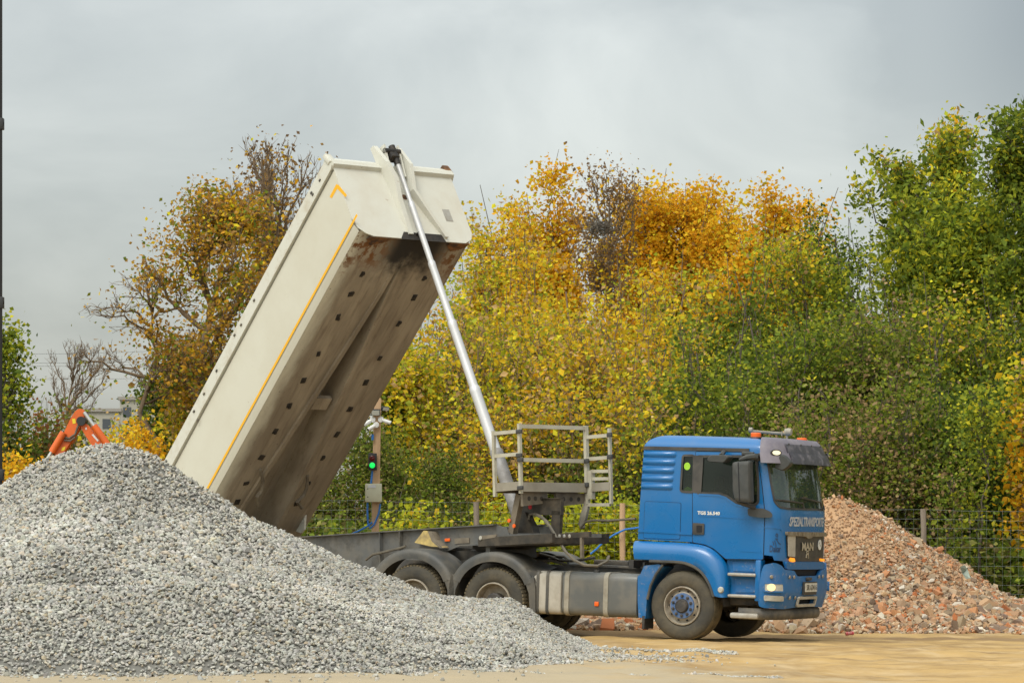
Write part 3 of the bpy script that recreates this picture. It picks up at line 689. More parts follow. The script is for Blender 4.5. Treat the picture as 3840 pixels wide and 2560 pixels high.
for sy in (0, 1):
    s_ = v0+.13; s_ = cab.tot-s_ if sy else s_; p = vpt(s_, .165, zvt-.2); n_ = (vpt(s_, .3, zvt-.2)-p).normalized()
    mb = MB(); u_ = Vector((0, 0, 1)).cross(n_).normalized()
    pts_ = [p+n_*.0+u_*.095*math.cos(q)+Vector((0, 0, .05*math.sin(q))) for q in np.linspace(0, 2*math.pi, 17)[:-1]]
    mb.prism(pts_, n_*.02); lb = mb.build('visor_lamp_rim', m_black, visor, smooth=30)
    mb = MB(); pts_ = [p+n_*.021+u_*.07*math.cos(q)+Vector((0, 0, .034*math.sin(q))) for q in np.linspace(0, 2*math.pi, 17)[:-1]]; mb.prism(pts_, n_*.01); mb.build('lamp_glass', mat('visor_lamp_lit', (.9, .85, .6), .3, emit=.5), lb)
sd_m = MB()
for i in (12, 24, 36, 47): 
    p = vr[3][i]; d_ = Vector((p.x-.6, p.y*.6, 0)).normalized(); sd_m = MB(); sd_m.lathe([(0, .012), (.014, .01), (.018, 0)], p+d_*.012, d_, 8); sd_m.build('visor_bolt', m_black, visor)
# ---- beacons and roof rail with horns
for cx_, lat in ((932, -.62), (1232, .55)):
    p = T.side(C1(cx_, 120), lat); zt2 = Ztop+(.02 if lat < 0 else -.02)
    mb = MB(); mb.lathe([(0, 0), (.085, 0), (.085, .05), (.08, .06), (0, .06)], (p.x, lat, zt2-.06), (0, 0, 1), 20); bc_ = mb.build('beacon', m_black, tractor)
    mb = MB(); mb.lathe([(.078, .06), (.08, .11), (.068, .125), (0, .128)], (p.x, lat, zt2-.06), (0, 0, 1), 20); mb.build('beacon_lens', m_orange, bc_)
a, b = T.side(C1(905, 98), -.3), T.side(C1(1135, 115), .25)
mb = MB(); mb.tube([a, b], .022, 8); mb.tube([a, Vector((a.x, a.y, Ztop))], .018, 6); mb.tube([b, Vector((b.x, b.y, Ztop))], .018, 6)
mb.lathe([(0, -.06), (.05, -.05), (.06, 0), (.05, .05), (0, .06)], b+Vector((.02, 0, .03)), (1, 0, 0), 14); mb.lathe([(0, -.04), (.04, -.02), (.04, .03), (0, .04)], a+Vector((-.02, 0, .02)), (1, 0, 0), 12)
mb.tube([T.side(C1(1103, 98), .1), T.side(C1(1100, 128), .1)], .012, 5); mb.build('roof_rail', m_steel, tractor)
# ---- wipers
for l in ([(655, 985), (800, 1000), (950, 1025), (965, 1085)], [(930, 960), (1050, 985), (1160, 1015), (1185, 1105)]):
    P_ = [cab.inv(C2(*q)) for q in l]; mb = MB(); mb.tube([cab.pt(a, b, .03) for a, b in P_], .014, 5); mb.tube([cab.pt(a, b, .018) for a, b in P_[:3]], .010, 4); mb.build('wiper', m_black, tractor)
# ---- wheels
def wheel(c, sy, parent, front=False, dual=False, lugs=False, r=.525):
    """outer face at lateral c.y"""
    cx_, lat, cz = c; W = .385 if front else .32
    ax = (0, sy, 0)
    # the wheel is a part; rim and hub its sub-parts
    mb = MB(); p = [(.30, -.02), (.315, .0), (.36, .012), (.43, .016), (.485, .0), (.515, -.03)]
    mb.lathe(p, (cx_, lat, cz), ax, 48, mi=0)
    mb.lathe([(.515, -.03), (r, -.06), (r+.002, -.10), (r-.008, -.105), (r-.008, -.115), (r+.002, -.12), (r+.003, -.155), (r-.008, -.16), (r-.008, -.17), (r+.003, -.175), (r+.002, -W+.06), (r, -W+.05), (.515, -W+.03)], (cx_, lat, cz), ax, 48, mi=1)
    mb.lathe([(.515, -W+.03), (.45, -W-.01), (.30, -W)], (cx_, lat, cz), ax, 48, mi=0)
    if dual: mb.lathe([(.30, -.36), (.45, -.35), (.515, -.37), (r, -.40), (r, -.62), (.515, -.65), (.30, -.66)], (cx_, lat, cz), ax, 48, mi=1)
    if lugs:
        for k in range(56):
            q = 2*math.pi*k/56; d_ = Vector((math.cos(q), 0, math.sin(q))); t_ = Vector((-math.sin(q), 0, math.cos(q)))
            for l0, l1 in ((-.012, -.11), (-W+.11, -W+.015)):
                a_ = Vector((cx_, lat+sy*l0, cz))+d_*(r-.025 if l0 > -.1 else r-.0); b_ = Vector((cx_, lat+sy*l1, cz))+d_*(r-.0 if l0 > -.1 else r-.025)
                mb.bar(a_, b_, .036, .035, up=d_, mi=1)
    w_ = mb.build('wheel', [m_tyre, m_tread], parent, smooth=40)
    mb = MB()
    if front: mb.lathe([(.30, -.02), (.295, .012), (.278, .016), (.270, -.0), (.262, -.05), (.255, -.07), (.232, -.06), (.205, -.025), (.19, -.02), (.0, -.02)], (cx_, lat, cz), ax, 48)
    else: mb.lathe([(.30, -.02), (.295, .012), (.278, .016), (.270, -.0), (.265, -.08), (.255, -.15), (.20, -.17), (.12, -.17), (0, -.17)], (cx_, lat, cz), ax, 48)
    rm = mb.build('rim', m_rim, w_)
    if front:
        mb = MB()
        for k in range(10):
            q = 2*math.pi*(k+.5)/10; p_ = Vector((cx_+.222*math.cos(q+.31), lat-sy*.045, cz+.222*math.sin(q+.31)))
            mb.lathe([(0, .006), (.017, .006), (.017, -.02)], p_, ax, 10)
        mb.build('hand_holes', m_seam, rm)
        mb = MB(); mb.lathe([(.105, .0), (.11, .008), (.19, .004), (.195, -.02)], (cx_, lat, cz), ax, 40); hb_ = mb.build('hub_ring', m_hubb, rm)
        mb = MB(); mb.lathe([(.108, 0), (.105, .03), (.085, .05), (.08, .045), (.03, .05), (0, .05)], (cx_, lat, cz), ax, 32); mb.build('hub_cap', m_hub, rm)
        mb = MB()
        for k in range(10):
            q = 2*math.pi*(k+.5)/10; p_ = Vector((cx_+.15*math.cos(q), lat+sy*.006, cz+.15*math.sin(q)))
            mb.lathe([(.024, 0), (.024, .018), (.015, .02), (.013, .034), (0, .034)], p_, ax, 8)
        mb.build('wheel_nuts', m_hub, rm)
    else:
        mb = MB(); mb.lathe([(.13, -.17), (.13, -.02), (.11, 0), (0, 0)], (cx_, lat, cz), ax, 28); mb.build('hub_cap', m_hub, rm)
    return w_
wheel((0, -1.2, .525), -1, tractor, front=True); wheel((0, 1.2, .525), 1, tractor, front=True)
XA = [T.side(CV(1133, 1374), -1.2).x, 0]; XA[1] = XA[0]-1.40
print('rear axles', XA)
for xa in XA:
    for sy in (-1, 1): wheel((xa, sy*1.2, .465), sy, tractor, dual=True, lugs=True)
# ---- rear mudguards
GH = T.side(C5(1290, 297), -1.24).z-.56-.04; print('GH', GH)
for xa in XA:
    for sy in (-1, 1):
        mb = MB(); R0 = .68; nn = 26; a0, a1 = R(20), R(160)
        arc = lambda r_, y_: [Vector((xa+r_*1.03*math.cos(a0+(a1-a0)*k/nn), sy*y_, .56+(r_-R0+GH)*math.sin(a0+(a1-a0)*k/nn))) for k in range(nn+1)]
        rows = [arc(R0-.10, 1.265), arc(R0-.03, 1.27), arc(R0+.03, 1.26), arc(R0+.055, 1.22), arc(R0+.06, .9), arc(R0+.05, .55)]
        mb.grid(rows); mb.grid([arc(R0-.10, 1.265), arc(R0-.09, 1.22), arc(R0+.03, 1.18), arc(R0+.03, .55)])
        gd = mb.build('mudguard', m_dkgrey, tractor, smooth=50)
        for sgn, zlow in ((1, .32), (-1, .38)):
            mb = MB()
            xb = xa+sgn*R0*1.0; z1 = .56+GH*math.sin(R(27))
            prof_ = [(xb-sgn*.14, z1+.0), (xb+sgn*.03, z1+.02), (xb+sgn*.06, .7), (xb+sgn*.075, zlow), (xb-sgn*.02, zlow), (xb-sgn*.05, .62)]
            mb.prism([(x, sy*1.262, z) for x, z in prof_], (0, -sy*.06, 0))
            mb.prism([(xb-sgn*.0, sy*1.25, z1), (xb+sgn*.04, sy*1.25, z1), (xb+sgn*.075, sy*1.25, zlow), (xb+sgn*.04, sy*1.25, zlow)], (0, -sy*.68, 0))
            mb.build('guard_skirt', m_dkgrey, gd, smooth=30)
# sloped cover in front of the first rear mudguard
mb = MB(); xm = XA[0]+.70
mb.add([(xm-.22, -1.26, 1.0), (xm+.16, -1.2, .94), (xm+.10, -.6, 1.02), (xm-.2, -.6, 1.12)], [(0, 1, 2, 3)])
mb.add([(xm-.22, -1.26, 1.0), (xm+.16, -1.2, .94), (xm+.10, -1.2, .8), (xm-.05, -1.26, .75)], [(0, 1, 2, 3)]); mb.build('guard_cover', m_dkgrey, tractor, smooth=0)
# ---- tanks
def rsec(y0, y1, z0, z1, r_, k=5):
    return roundpoly([(y0, z0), (y1, z0), (y1, z1), (y0, z1)], r_, k)
def tank(x0, x1, z0, z1, name, m, y0=-1.22, y1=-.58, r_=.13, er=.03):
    sec = rsec(y0, y1, z0, z1, r_); cy_, cz_ = (y0+y1)/2, (z0+z1)/2; rows = []
    for x, s_ in ((x0, .93), (x0+er*.3, .98), (x0+er, 1), (x1-er, 1), (x1-er*.3, .98), (x1, .93)):
        rows.append([Vector((x, cy_+(y-cy_)*s_, cz_+(z-cz_)*s_)) for y, z in sec])
    mb = MB(); mb.grid(rows, close=True); n = len(sec); mb.add(rows[0], [tuple(range(n))]); mb.add(rows[-1], [tuple(range(n))]); return mb.build(name, m, tractor, smooth=40)
def strap(x, z0, z1, wd, par, m=None, y0=-1.22, y1=-.58, r_=.13):
    sec = rsec(y0-.012, y1+.012, z0-.012, z1+.012, r_); rows = [[Vector((x+d_, y, z)) for y, z in sec] for d_ in (-wd/2, wd/2)]
    sec2 = rsec(y0+.0, y1-.0, z0+.0, z1-.0, r_); mb = MB(); mb.grid([[Vector((x-wd/2, y, z)) for y, z in sec2]]+rows+[[Vector((x+wd/2, y, z)) for y, z in sec2]], close=True); return mb.build('strap', m or m_tankl, par, smooth=30)
t0, t1, t2 = T.side(C5(1565, 560), -1.2), T.side(C5(1752, 560), -1.2), T.side(C5(2248, 560), -1.2)
zt_, zb_ = T.side(C5(1900, 425), -1.15).z, T.side(C5(1900, 708), -1.15).z
bx1 = tank(t0.x, t1.x, zb_+.0, zt_, 'battery_box', m_tankl, r_=.10)
for cx_, wd in ((1600, .045), (1663, .045)): strap(T.side(C5(cx_, 560), -1.2).x, zb_, zt_, wd, bx1, m_dkgrey, r_=.10)
tk = tank(t1.x+.015, t2.x, zb_, zt_, 'fuel_tank', m_tank)
for cx_ in (1790, 2045): strap(T.side(C5(cx_, 560), -1.2).x, zb_, zt_, .075, tk, m_steel)
a = T.side(C5(1975, 418), -1.05); mb = MB(); mb.lathe([(0, .05), (.05, .05), (.055, 0)], (a.x, -1.0, zt_-.01), (0, 0, 1), 16); mb.build('filler_cap', m_black, tk)
a = T.side(C5(1982, 632), -1.23); mb = MB(); mb.box((a.x, -1.235, a.z), (.07, .02, .07), bev=.008); mb.build('side_marker', m_orange, tk)
tk2 = tank(t1.x+.1, t2.x, zb_+.05, zt_, 'air_tank_box', m_dkgrey, y0=.6, y1=1.2)
# ---- chassis rails
xr0, xr1 = XA[1]-.75, .9
mb = MB()
for sy in (-1, 1):
    mb.box(((xr0+xr1)/2, sy*.41, .90), (xr1-xr0, .012, .27)); mb.box(((xr0+xr1)/2, sy*.37, 1.035), (xr1-xr0, .09, .012)); mb.box(((xr0+xr1)/2, sy*.37, .765), (xr1-xr0, .09, .012))
for x in (xr0+.1, XA[1]+.7, XA[0]+.8, -1.6): mb.box((x, 0, .9), (.12, .80, .2))
for xa in XA: mb.tube([(xa, -.95, .465), (xa, .95, .465)], .075, 12); mb.lathe([(0, -.2), (.2, -.15), (.24, 0), (.2, .15), (0, .2)], (xa, 0, .465), (1, 0, 0), 16)
mb.build('chassis_frame', m_frame, tractor)
mb = MB(); mb.box((-1.55, -.25, 1.06), (1.4, .45, .03)); mb.box((-1.0, 0, 1.05), (.5, .9, .06)); mb.box((-1.75, .25, 1.10), (.6, .35, .10), bev=.02); mb.build('deck_plate', m_frame, tractor)
mb = MB(); mb.box((-1.05, 0, 1.12), (.08, 1.5, .12)); mb.tube([(-.85, -.7, 1.15), (-.85, -.7, .9)], .03, 6); mb.build('cab_mount', m_black, tractor)
# fifth wheel
xm = (XA[0]+XA[1])/2+.25
mb = MB(); mb.lathe([(0, 0), (.45, 0), (.47, -.03), (.45, -.06), (0, -.06)], (xm, 0, 1.30), (0, 0, 1), 28); mb.box((xm, 0, 1.14), (.7, .9, .2), bev=.03); mb.box((xm-.55, -.25, 1.24), (.6, .18, .05)); mb.box((xm-.55, .25, 1.24), (.6, .18, .05))
mb.build('fifth_wheel', m_frame, tractor)
# hoses lying on the deck behind the cab
mb = MB()
mb.tube([T.side(CA(*q), l) for q, l in (((1230, 1010), .2), ((1420, 1060), .1), ((1560, 1120), -.1), ((1760, 1130), -.2), ((1950, 1110), -.2), ((2150, 1070), 0))], .022, 6)
mb.build('deck_hose', m_hose, tractor); mb = MB()
mb.tube([T.side(CA(*q), l) for q, l in (((1160, 1120), -.3), ((1420, 1130), -.3), ((1650, 1180), -.35), ((1900, 1240), -.4), ((2230, 1260), -.4))], .02, 6)
mb.build('deck_hose', m_hose, tractor); mb = MB()
mb.tube([T.side(CA(*q), l) for q, l in (((1380, 1100), .2), ((1500, 1050), .25), ((1640, 1060), .2), ((1700, 1110), .1), ((1560, 1150), 0))], .02, 6)
mb.build('deck_hose', m_hose, tractor)
# ================================================================== tipping semi-trailer
m_body = mat('cream_paint', (.58, .575, .49), .42, c2=(.45, .41, .31), amt=.35, scale=1.1, lo=.42, hi=.75, c3=(.22, .13, .05), s3=13, a3=.7, lo3=.68, hi3=.76, spec=.4, bump=.25, bscale=1.3)
m_bodyf = mat('cream_paint_front', (.60, .60, .53), .42, c2=(.46, .39, .28), amt=.4, scale=1.4, lo=.45, hi=.75, c3=(.25, .13, .05), s3=10, a3=.6, lo3=.67, hi3=.75, spec=.4, bump=.25, bscale=2)
m_rail_ = mat('cream_rail_paint', (.57, .57, .50), .5, c2=(.36, .28, .16), amt=.5, scale=5, lo=.5, hi=.75, c3=(.16, .08, .03), s3=18, a3=.8, lo3=.66, hi3=.74)
m_rust = mat('rust', (.20, .085, .025), .85, c2=(.05, .03, .02), amt=.9, scale=9, lo=.4, hi=.6)
m_grease = mat('black_grease', (.012, .011, .010), .6, c2=(.06, .045, .03), amt=.5, scale=14)
m_yel = mat('yellow_reflective_tape', (.80, .42, .01), .5)
m_beam = mat('trailer_beam_paint', (.105, .108, .105), .55, c2=(.20, .17, .12), amt=.6, scale=2.2, lo=.42, hi=.7, c3=(.03, .028, .024), s3=5, a3=.6)
m_dark = mat('greasy_steel', (.028, .025, .020), .5, c2=(.12, .095, .065), amt=.5, scale=5)
m_channel = mat('dirty_channel_steel', (.20, .17, .125), .6, c2=(.07, .055, .04), amt=.7, scale=4)
m_ram = mat('ram_chrome', (.56, .57, .58), .38, .25, c2=(.45, .45, .43), amt=.3, scale=5)
m_ramd = mat('ram_outer', (.33, .33, .33), .42, .3, c2=(.14, .12, .10), amt=.6, scale=4)
m_yellow = mat('wheel_chock_yellow', (.62, .47, .16), .6, c2=(.2, .15, .09), amt=.7, scale=6)
def floor_mat():
    """underside: dried brown dirt in long streaks, the paint showing along the outer edge, oily black and rust at the front end"""
    m = bpy.data.materials.new('dirty_underside'); m.use_nodes = True; t = m.node_tree; b = t.nodes['Principled BSDF']; L = t.links.new
    b.inputs['Roughness'].default_value = .75
    def n(ty, **k):
        q = t.nodes.new(ty)
        for a, v in k.items(): setattr(q, a, v)
        return q
    tcn = n('ShaderNodeTexCoord'); sp_ = n('ShaderNodeSeparateXYZ'); L(tcn.outputs['Object'], sp_.inputs[0])
    def noise(scale, st, seed, det=7):
        mp_ = n('ShaderNodeMapping'); mp_.inputs['Scale'].default_value = st; mp_.inputs['Location'].default_value = (seed, seed*1.7, seed*.3); L(tcn.outputs['Object'], mp_.inputs[0])
        q = n('ShaderNodeTexNoise'); q.inputs['Scale'].default_value = scale; q.inputs['Detail'].default_value = det; q.inputs['Roughness'].default_value = .6; L(mp_.outputs[0], q.inputs['Vector']); return q.outputs['Fac']
    def rng(v, l, h, a=0, z=1):
        q = n('ShaderNodeMapRange', interpolation_type='SMOOTHSTEP'); q.inputs[1].default_value = l; q.inputs[2].default_value = h; q.inputs[3].default_value = a; q.inputs[4].default_value = z; L(v, q.inputs[0]); return q.outputs[0]
    def mth(op, a, b_):
        q = n('ShaderNodeMath', operation=op)
        for i, v in enumerate((a, b_)):
            if isinstance(v, (int, float)): q.inputs[i].default_value = v
            else: L(v, q.inputs[i])
        return q.outputs[0]
    def mix(f, a, c):
        q = n('ShaderNodeMix', data_type='RGBA'); L(f, q.inputs[0])
        for i, v in ((6, a), (7, c)):
            if isinstance(v, tuple): q.inputs[i].default_value = (*v, 1)
            else: L(v, q.inputs[i])
        return q.outputs[2]
    c = mix(rng(noise(1.5, (.35, 1.5, 1), 3), .35, .68), (.23, .19, .14), (.37, .315, .235))
    c = mix(mth('MULTIPLY', rng(noise(5, (.25, 1.8, 1), 8), .48, .70), .6), c, (.15, .11, .075))
    # paint showing along the near edge
    edge = rng(mth('ADD', sp_.outputs['Y'], mth('MULTIPLY', noise(3, (.5, 1.5, 1), 11), -.35)), -1.33, -1.05, 1, 0)
    c = mix(edge, c, (.60, .58, .48))
    # speckle
    c = mix(mth('MULTIPLY', rng(noise(22, (1, 1, 1), 5, 3), .66, .72), .75), c, (.10, .05, .03))
    # oil and rust at the front
    fr = rng(mth('ADD', sp_.outputs['X'], mth('MULTIPLY', noise(4, (1, 1, 1), 2), 1.1)), 6.75, 7.3)
    midl = rng(mth('ABSOLUTE', mth('SUBTRACT', sp_.outputs['Y'], .15), 0), .35, .85, 1, 0)
    c = mix(mth('MULTIPLY', fr, midl), c, (.018, .015, .013))
    c = mix(mth('MULTIPLY', mth('MULTIPLY', fr, mth('SUBTRACT', 1, midl)), rng(noise(7, (1, 1, 1), 4), .46, .56)), c, (.17, .07, .02))
    L(c, b.inputs['Base Color']); return m
m_floor = floor_mat()

TYAW = R(48.27)
KO = at(1150/.6125, 1255/.6125, 53.7)
TR = Frame(frame(Vector((KO.x, 53.7, gz(KO.x, 53.7))), TYAW, .038))
trailer = empty('tipping_trailer', TR.m, 'cream tipping semi-trailer with its dump body raised high on a telescopic ram', 'trailer')
BM = frame(Vector((-4.798, 58.819, 1.188)), TYAW, R(47.23)); B = Frame(BM)
HW, ZR, ZY, KW, XF = 1.25, 1.376, .19, .31, 6.78
q = B.side(C6(545, 640), -HW); ZY = q.z-.02
XF = B.top(C6(720, 800), 0).x
KW = .33
print('XF', XF, 'KW', KW, 'ZY', ZY)
X0 = -.35
sec = [(-HW, 1.12), (-HW, ZY+.08), (-HW+.015, ZY), (-HW+.07, ZY-.10), (-HW+.15, .03), (-HW+.27, 0)]
def xf(z): return XF+KW*max(z, 0)
mb = MB(); rows = []
def seg(xa, xb, pts): return [[Vector((xx, y, z)) for xx in np.linspace(xa, xb if xb else xf(z), 14)] for y, z in pts]
for sy in (1, -1):
    mb.grid(seg(X0, None, [(y*sy, z) for y, z in sec[:4]]))
    mb.grid(seg(X0, None, [((y+.03)*sy, z) for y, z in sec[:3]]+[(-HW*sy+.12*sy, ZY-.04)]))
dump = mb.build('dump_body', m_body, trailer, smooth=50)
dump.matrix_parent_inverse = Matrix.Identity(4); dump.matrix_local = TR.i @ BM
# underside
mb = MB(); c_h, c_w, tw = .33, .46, .10
fl = [(sec[3][0], sec[3][1]), sec[4], sec[5], (-c_w-.06, 0), (-c_w-.055, -.045), (-c_w+.02, -.045), (-c_w+.10, c_h), (c_w-.10, c_h), (c_w-.02, -.045), (c_w+.055, -.045), (c_w+.06, 0), (-sec[5][0], 0), (-sec[4][0], sec[4][1]), (-sec[3][0], sec[3][1])]
mb.grid(seg(X0, None, fl)); mb.grid(seg(X0, None, [(-1.2, .36), (-.9, .35), (.9, .35), (1.2, .36)]))
for i, v in enumerate(mb.v):      # the middle channel narrows towards the front
    x, y, z = v; t = min(1, max(0, (6.5-x)/5.2))
    if i < len(fl)*14:
        j = i//14
        if j in (6, 7): mb.v[i] = (x, y*max(.04, t), z*min(1, t*2.5))
        elif j in (3, 4, 5, 8, 9, 10): mb.v[i] = (x, math.copysign(abs(y)-(c_w-.02)*(1-max(.06, t)), y), z*min(1, t*2.5+.05))
under = mb.build('underside', m_floor, dump, smooth=35)
mb = MB()
for a, b in ((1.35, .95), (3.45, .95)): pass
mb.box((3.55, 0, .06), (.25, .34, .08)); mb.build('cross_member', m_floor, dump)
# black tie-down holes, in two rows
nearp = [C6(695, 1140), C6(585, 1297), C6(433, 1515)]+[C7(*p) for p in [(1057, 398), (960, 567), (860, 742), (770, 908), (680, 1060), (585, 1232), (520, 1362)]]
for p in nearp:
    q = B.top(p, 0)
    for sy in (-1, 1):
        mb = MB(); mb.box((q.x+.04*random.uniform(-1, 1), sy*.66+random.uniform(-.02, .02), -.004), (random.uniform(.07, .13), random.uniform(.06, .11), .014), Matrix.Rotation(random.uniform(-.3, .3), 3, 'Z'), bev=.004); mb.box((q.x, sy*.66, -.018), (.045, .045, .02)); mb.build('mount_socket', m_grease, dump)
# front wall, cut to the bowl's outline
def wall(lat, z, off=0):
    nx = 1/math.hypot(1, KW); return Vector((XF+KW*z+off*nx, lat, z-off*KW*nx))
outl = [(-HW, 1.2), (-HW-.0, ZY+.12), (-HW+.06, ZY-.06), (-HW+.18, -.015), (-HW+.32, -.06), (HW-.22, -.06), (HW-.06, .02), (HW, .14), (HW, 1.2)]
mb = MB(); P_ = [wall(a, z, .0) for a, z in outl]; mb.prism(P_, Vector((1, 0, -KW)).normalized()*.02); fw = mb.build('front_wall', m_bodyf, dump, smooth=30)
mb = MB(); mb.prism([wall(a, z, .021) for a, z in ((.78, .55), (.93, .55), (.93, .33), (.78, .33))], (0.004, 0, 0)); mb.build('maker_plate', m_alu, fw)
mb = MB(); mb.lathe([(0, .002), (.05, .002), (.052, 0)], wall(.05, .72, .022), Vector((1, 0, -KW)), 16); mb.build('drain_hole', m_rust, fw)
# top rails
mb = MB(); zr0, zr1 = ZR-.23, ZR
xr = xf(1.2)-.03
for sy in (-1, 1):
    mb = MB(); mb.prism([(xr+.07, sy*(HW-.05), zr1), (xr+.07, sy*(HW+.035), zr1), (xr+.07, sy*(HW+.05), zr0+.03), (xr+.0, sy*(HW+.05), zr0), (xr+.0, sy*(HW-.0), zr0), (xr+.0, sy*(HW-.05), zr0)], (X0-xr, 0, 0))
    tr_ = mb.build('top_rail', m_rail_, dump, smooth=20)
    mb = MB(); mb.box((xr+.06, sy*(HW), ZR-.04), (.09, .14, .20), bev=.02); mb.build('corner_cap', m_rust if sy > 0 else m_rail_, tr_)
    if sy < 0:
        for cx_, cy_ in ((222, 350), (150, 455), (163, 470)):
            q = B.side(C6(cx_, cy_), -HW-.05); mb = MB(); mb.box((q.x, -HW-.052, q.z), (.05, .016, .03), bev=.005); mb.build('rope_hook', m_frame, tr_)
        for cx_, cy_ in ((615, 45), (530, 205), (487, 272), (370, 505), (288, 655), (262, 850), (222, 770)):
            q = B.side(C7(cx_, cy_), -HW-.05); mb = MB(); mb.box((q.x, -HW-.055, min(max(q.z, zr0-.04), ZR-.06)), (.05, .02, .03), bev=.005); mb.build('rope_hook', m_frame, tr_)
mb = MB()
for l0, l1 in ((-HW-.03, -.17), (.17, HW+.03)):
    mb.prism([(xr+.0, l0, zr0), (xr+.11, l0, zr0+.02), (xr+.12, l0, zr0+.11), (xr+.05, l0, ZR+.02), (xr-.05, l0, ZR+.02), (xr-.05, l0, zr0)], (0, l1-l0, 0))
mb.build('front_rail', m_rail_, dump, smooth=20)
# yellow reflective outline
mb = MB(); yl = -HW-.003
a = B.side(C6(540, 645), yl); mb.add([(a.x, yl, ZY+.02), (X0+.3, yl, ZY+.02), (X0+.3, yl, ZY+.065), (a.x, yl, ZY+.065)], [(0, 1, 2, 3)])
ch = [B.side(C6(*p), yl) for p in ((305, 488), (360, 383), (380, 390), (450, 475), (437, 492), (368, 420), (322, 502))]
mb.prism(ch, (0, .002, 0)); mb.build('yellow_tape', m_yel, dump, smooth=0)
# centre bracket of the ram on the front wall
mb = MB()
def rib(pts, w0=.05, d0=.0, d1=.16):
    rows = []
    for lat, z, d in pts: rows.append([wall(lat-w0/2, z, .015), wall(lat-w0/2, z, d), wall(lat+w0/2, z, d), wall(lat+w0/2, z, .015)])
    m_ = MB(); m_.grid(rows); m_.add(rows[0], [(0, 1, 2, 3)]); m_.add(rows[-1], [(0, 1, 2, 3)]); return m_
rib([(-.26, ZR+.22, .10), (-.25, 1.22, .24), (-.17, .95, .22), (-.17, .60, .14), (-.12, .02, .05)], .09).build('bracket_rib', m_bodyf, dump, smooth=20)
rib([(.26, ZR+.22, .10), (.25, 1.22, .24), (.20, .80, .16), (.42, .35, .12), (.62, .0, .07)], .07).build('bracket_rib', m_bodyf, dump, smooth=20)
mb = MB()
for s_ in (-1, 1):
    mb.prism([wall(s_*.13, 1.05, .02), wall(s_*.13, 1.05, .12), wall(s_*.13, ZR+.20, .20), wall(s_*.13, ZR+.20, .02)], (0, s_*.03, 0))
mb.build('ram_bracket', m_bodyf, dump, smooth=0)
mb = MB(); mb.tube([wall(-.16, ZR+.10, .16), wall(.16, ZR+.10, .16)], .05, 12); mb.box(wall(0, ZR+.05, .12), (.16, .18, .22), bev=.03); mb.build('ram_head_pin', m_grease, dump)
# greasy lower lip with rust at the corners
mb = MB(); mb.prism([wall(-.25, .06, .021), wall(.55, .06, .021), wall(.6, -.06, .021), (XF+.0, .6, -.09), (XF, -.35, -.09), wall(-.35, -.06, .021)], (.004, 0, 0)); mb.build('greasy_lip', m_grease, fw, smooth=0)
for l0, l1 in ((-.98, -.55), (.72, 1.12)):
    mb = MB(); mb.prism([(XF-.02, l0, -.075), (XF-.02, l1, -.075), (XF-.14, l1-.1, -.05), (XF-.22, l0+.12, -.03), (XF-.12, l0, -.02)], (0, 0, .02)); mb.build('rust_patch', m_rust, fw, smooth=0)
# hinge irons hanging at the rear underside
for pts in ([(655, 1150), (668, 1220), (655, 1270), (620, 1300), (625, 1370)], [(965, 1190), (955, 1260), (930, 1300), (880, 1335), (905, 1370)]):
    P_ = [B.top(C7(*p), -.05) for p in pts]; mb = MB(); mb.tube([Vector((p.x, p.y, -.05-.03*i)) for i, p in enumerate(P_)], [.025, .03, .035, .04, .03], 6); mb.build('hinge_strap', m_channel, dump)
mb = MB(); P_ = [B.side(C7(*p), .98) for p in ((860, 1475), (905, 1455), (950, 1400), (940, 1540), (920, 1565), (850, 1540))]; mb.prism(P_, (0, .04, 0)); mb.build('rear_corner_plate', m_rail_, dump, smooth=0)
# tailgate swung at the rear
mb = MB(); mb.prism([(X0, -HW, 1.2), (X0, HW, 1.2), (X0-.1, HW, .1), (X0-.1, -HW, .1)], (-.05, 0, 0)); mb.build('tailgate', m_body, dump, smooth=0)

# ---- telescopic ram
mb = MB(); t0_, t1_ = TR.side(C6(868, 190), 0), TR.side(C4(408, 900), 0)
hb_y = lambda y: 0
def alongp(f_): return t0_+(t1_-t0_)*f_
yy0, yy1 = C6(868, 190)[1], C4(408, 900)[1]
brk = [(yy0, .038), (770, .050), (998, .062), (1222, .074), (1468, .088), (1700, .108)]
fs_ = [(y-yy0)/(yy1-yy0) for y, _ in brk]+[1.02]
ram = empty('telescopic_ram', Matrix.Identity(4), None, None); del ram
for i, (y, r_) in enumerate(brk):
    a, b = alongp(fs_[i]-.004 if i else 0), alongp(fs_[i+1]); mb = MB(); ax = (b-a)
    mb.lathe([(0, 0), (r_*.9, 0), (r_, .02), (r_, .10), (r_*.975, .11), (r_*.975, ax.length)], a, ax, 20); o = mb.build('ram_stage', m_ram if i < 5 else m_ramd, trailer, smooth=50)
mb = MB(); mb.tube([t0_-(t1_-t0_)*.045, t0_+(t1_-t0_)*.010], .055, 12); mb.build('ram_head', m_grease, trailer)
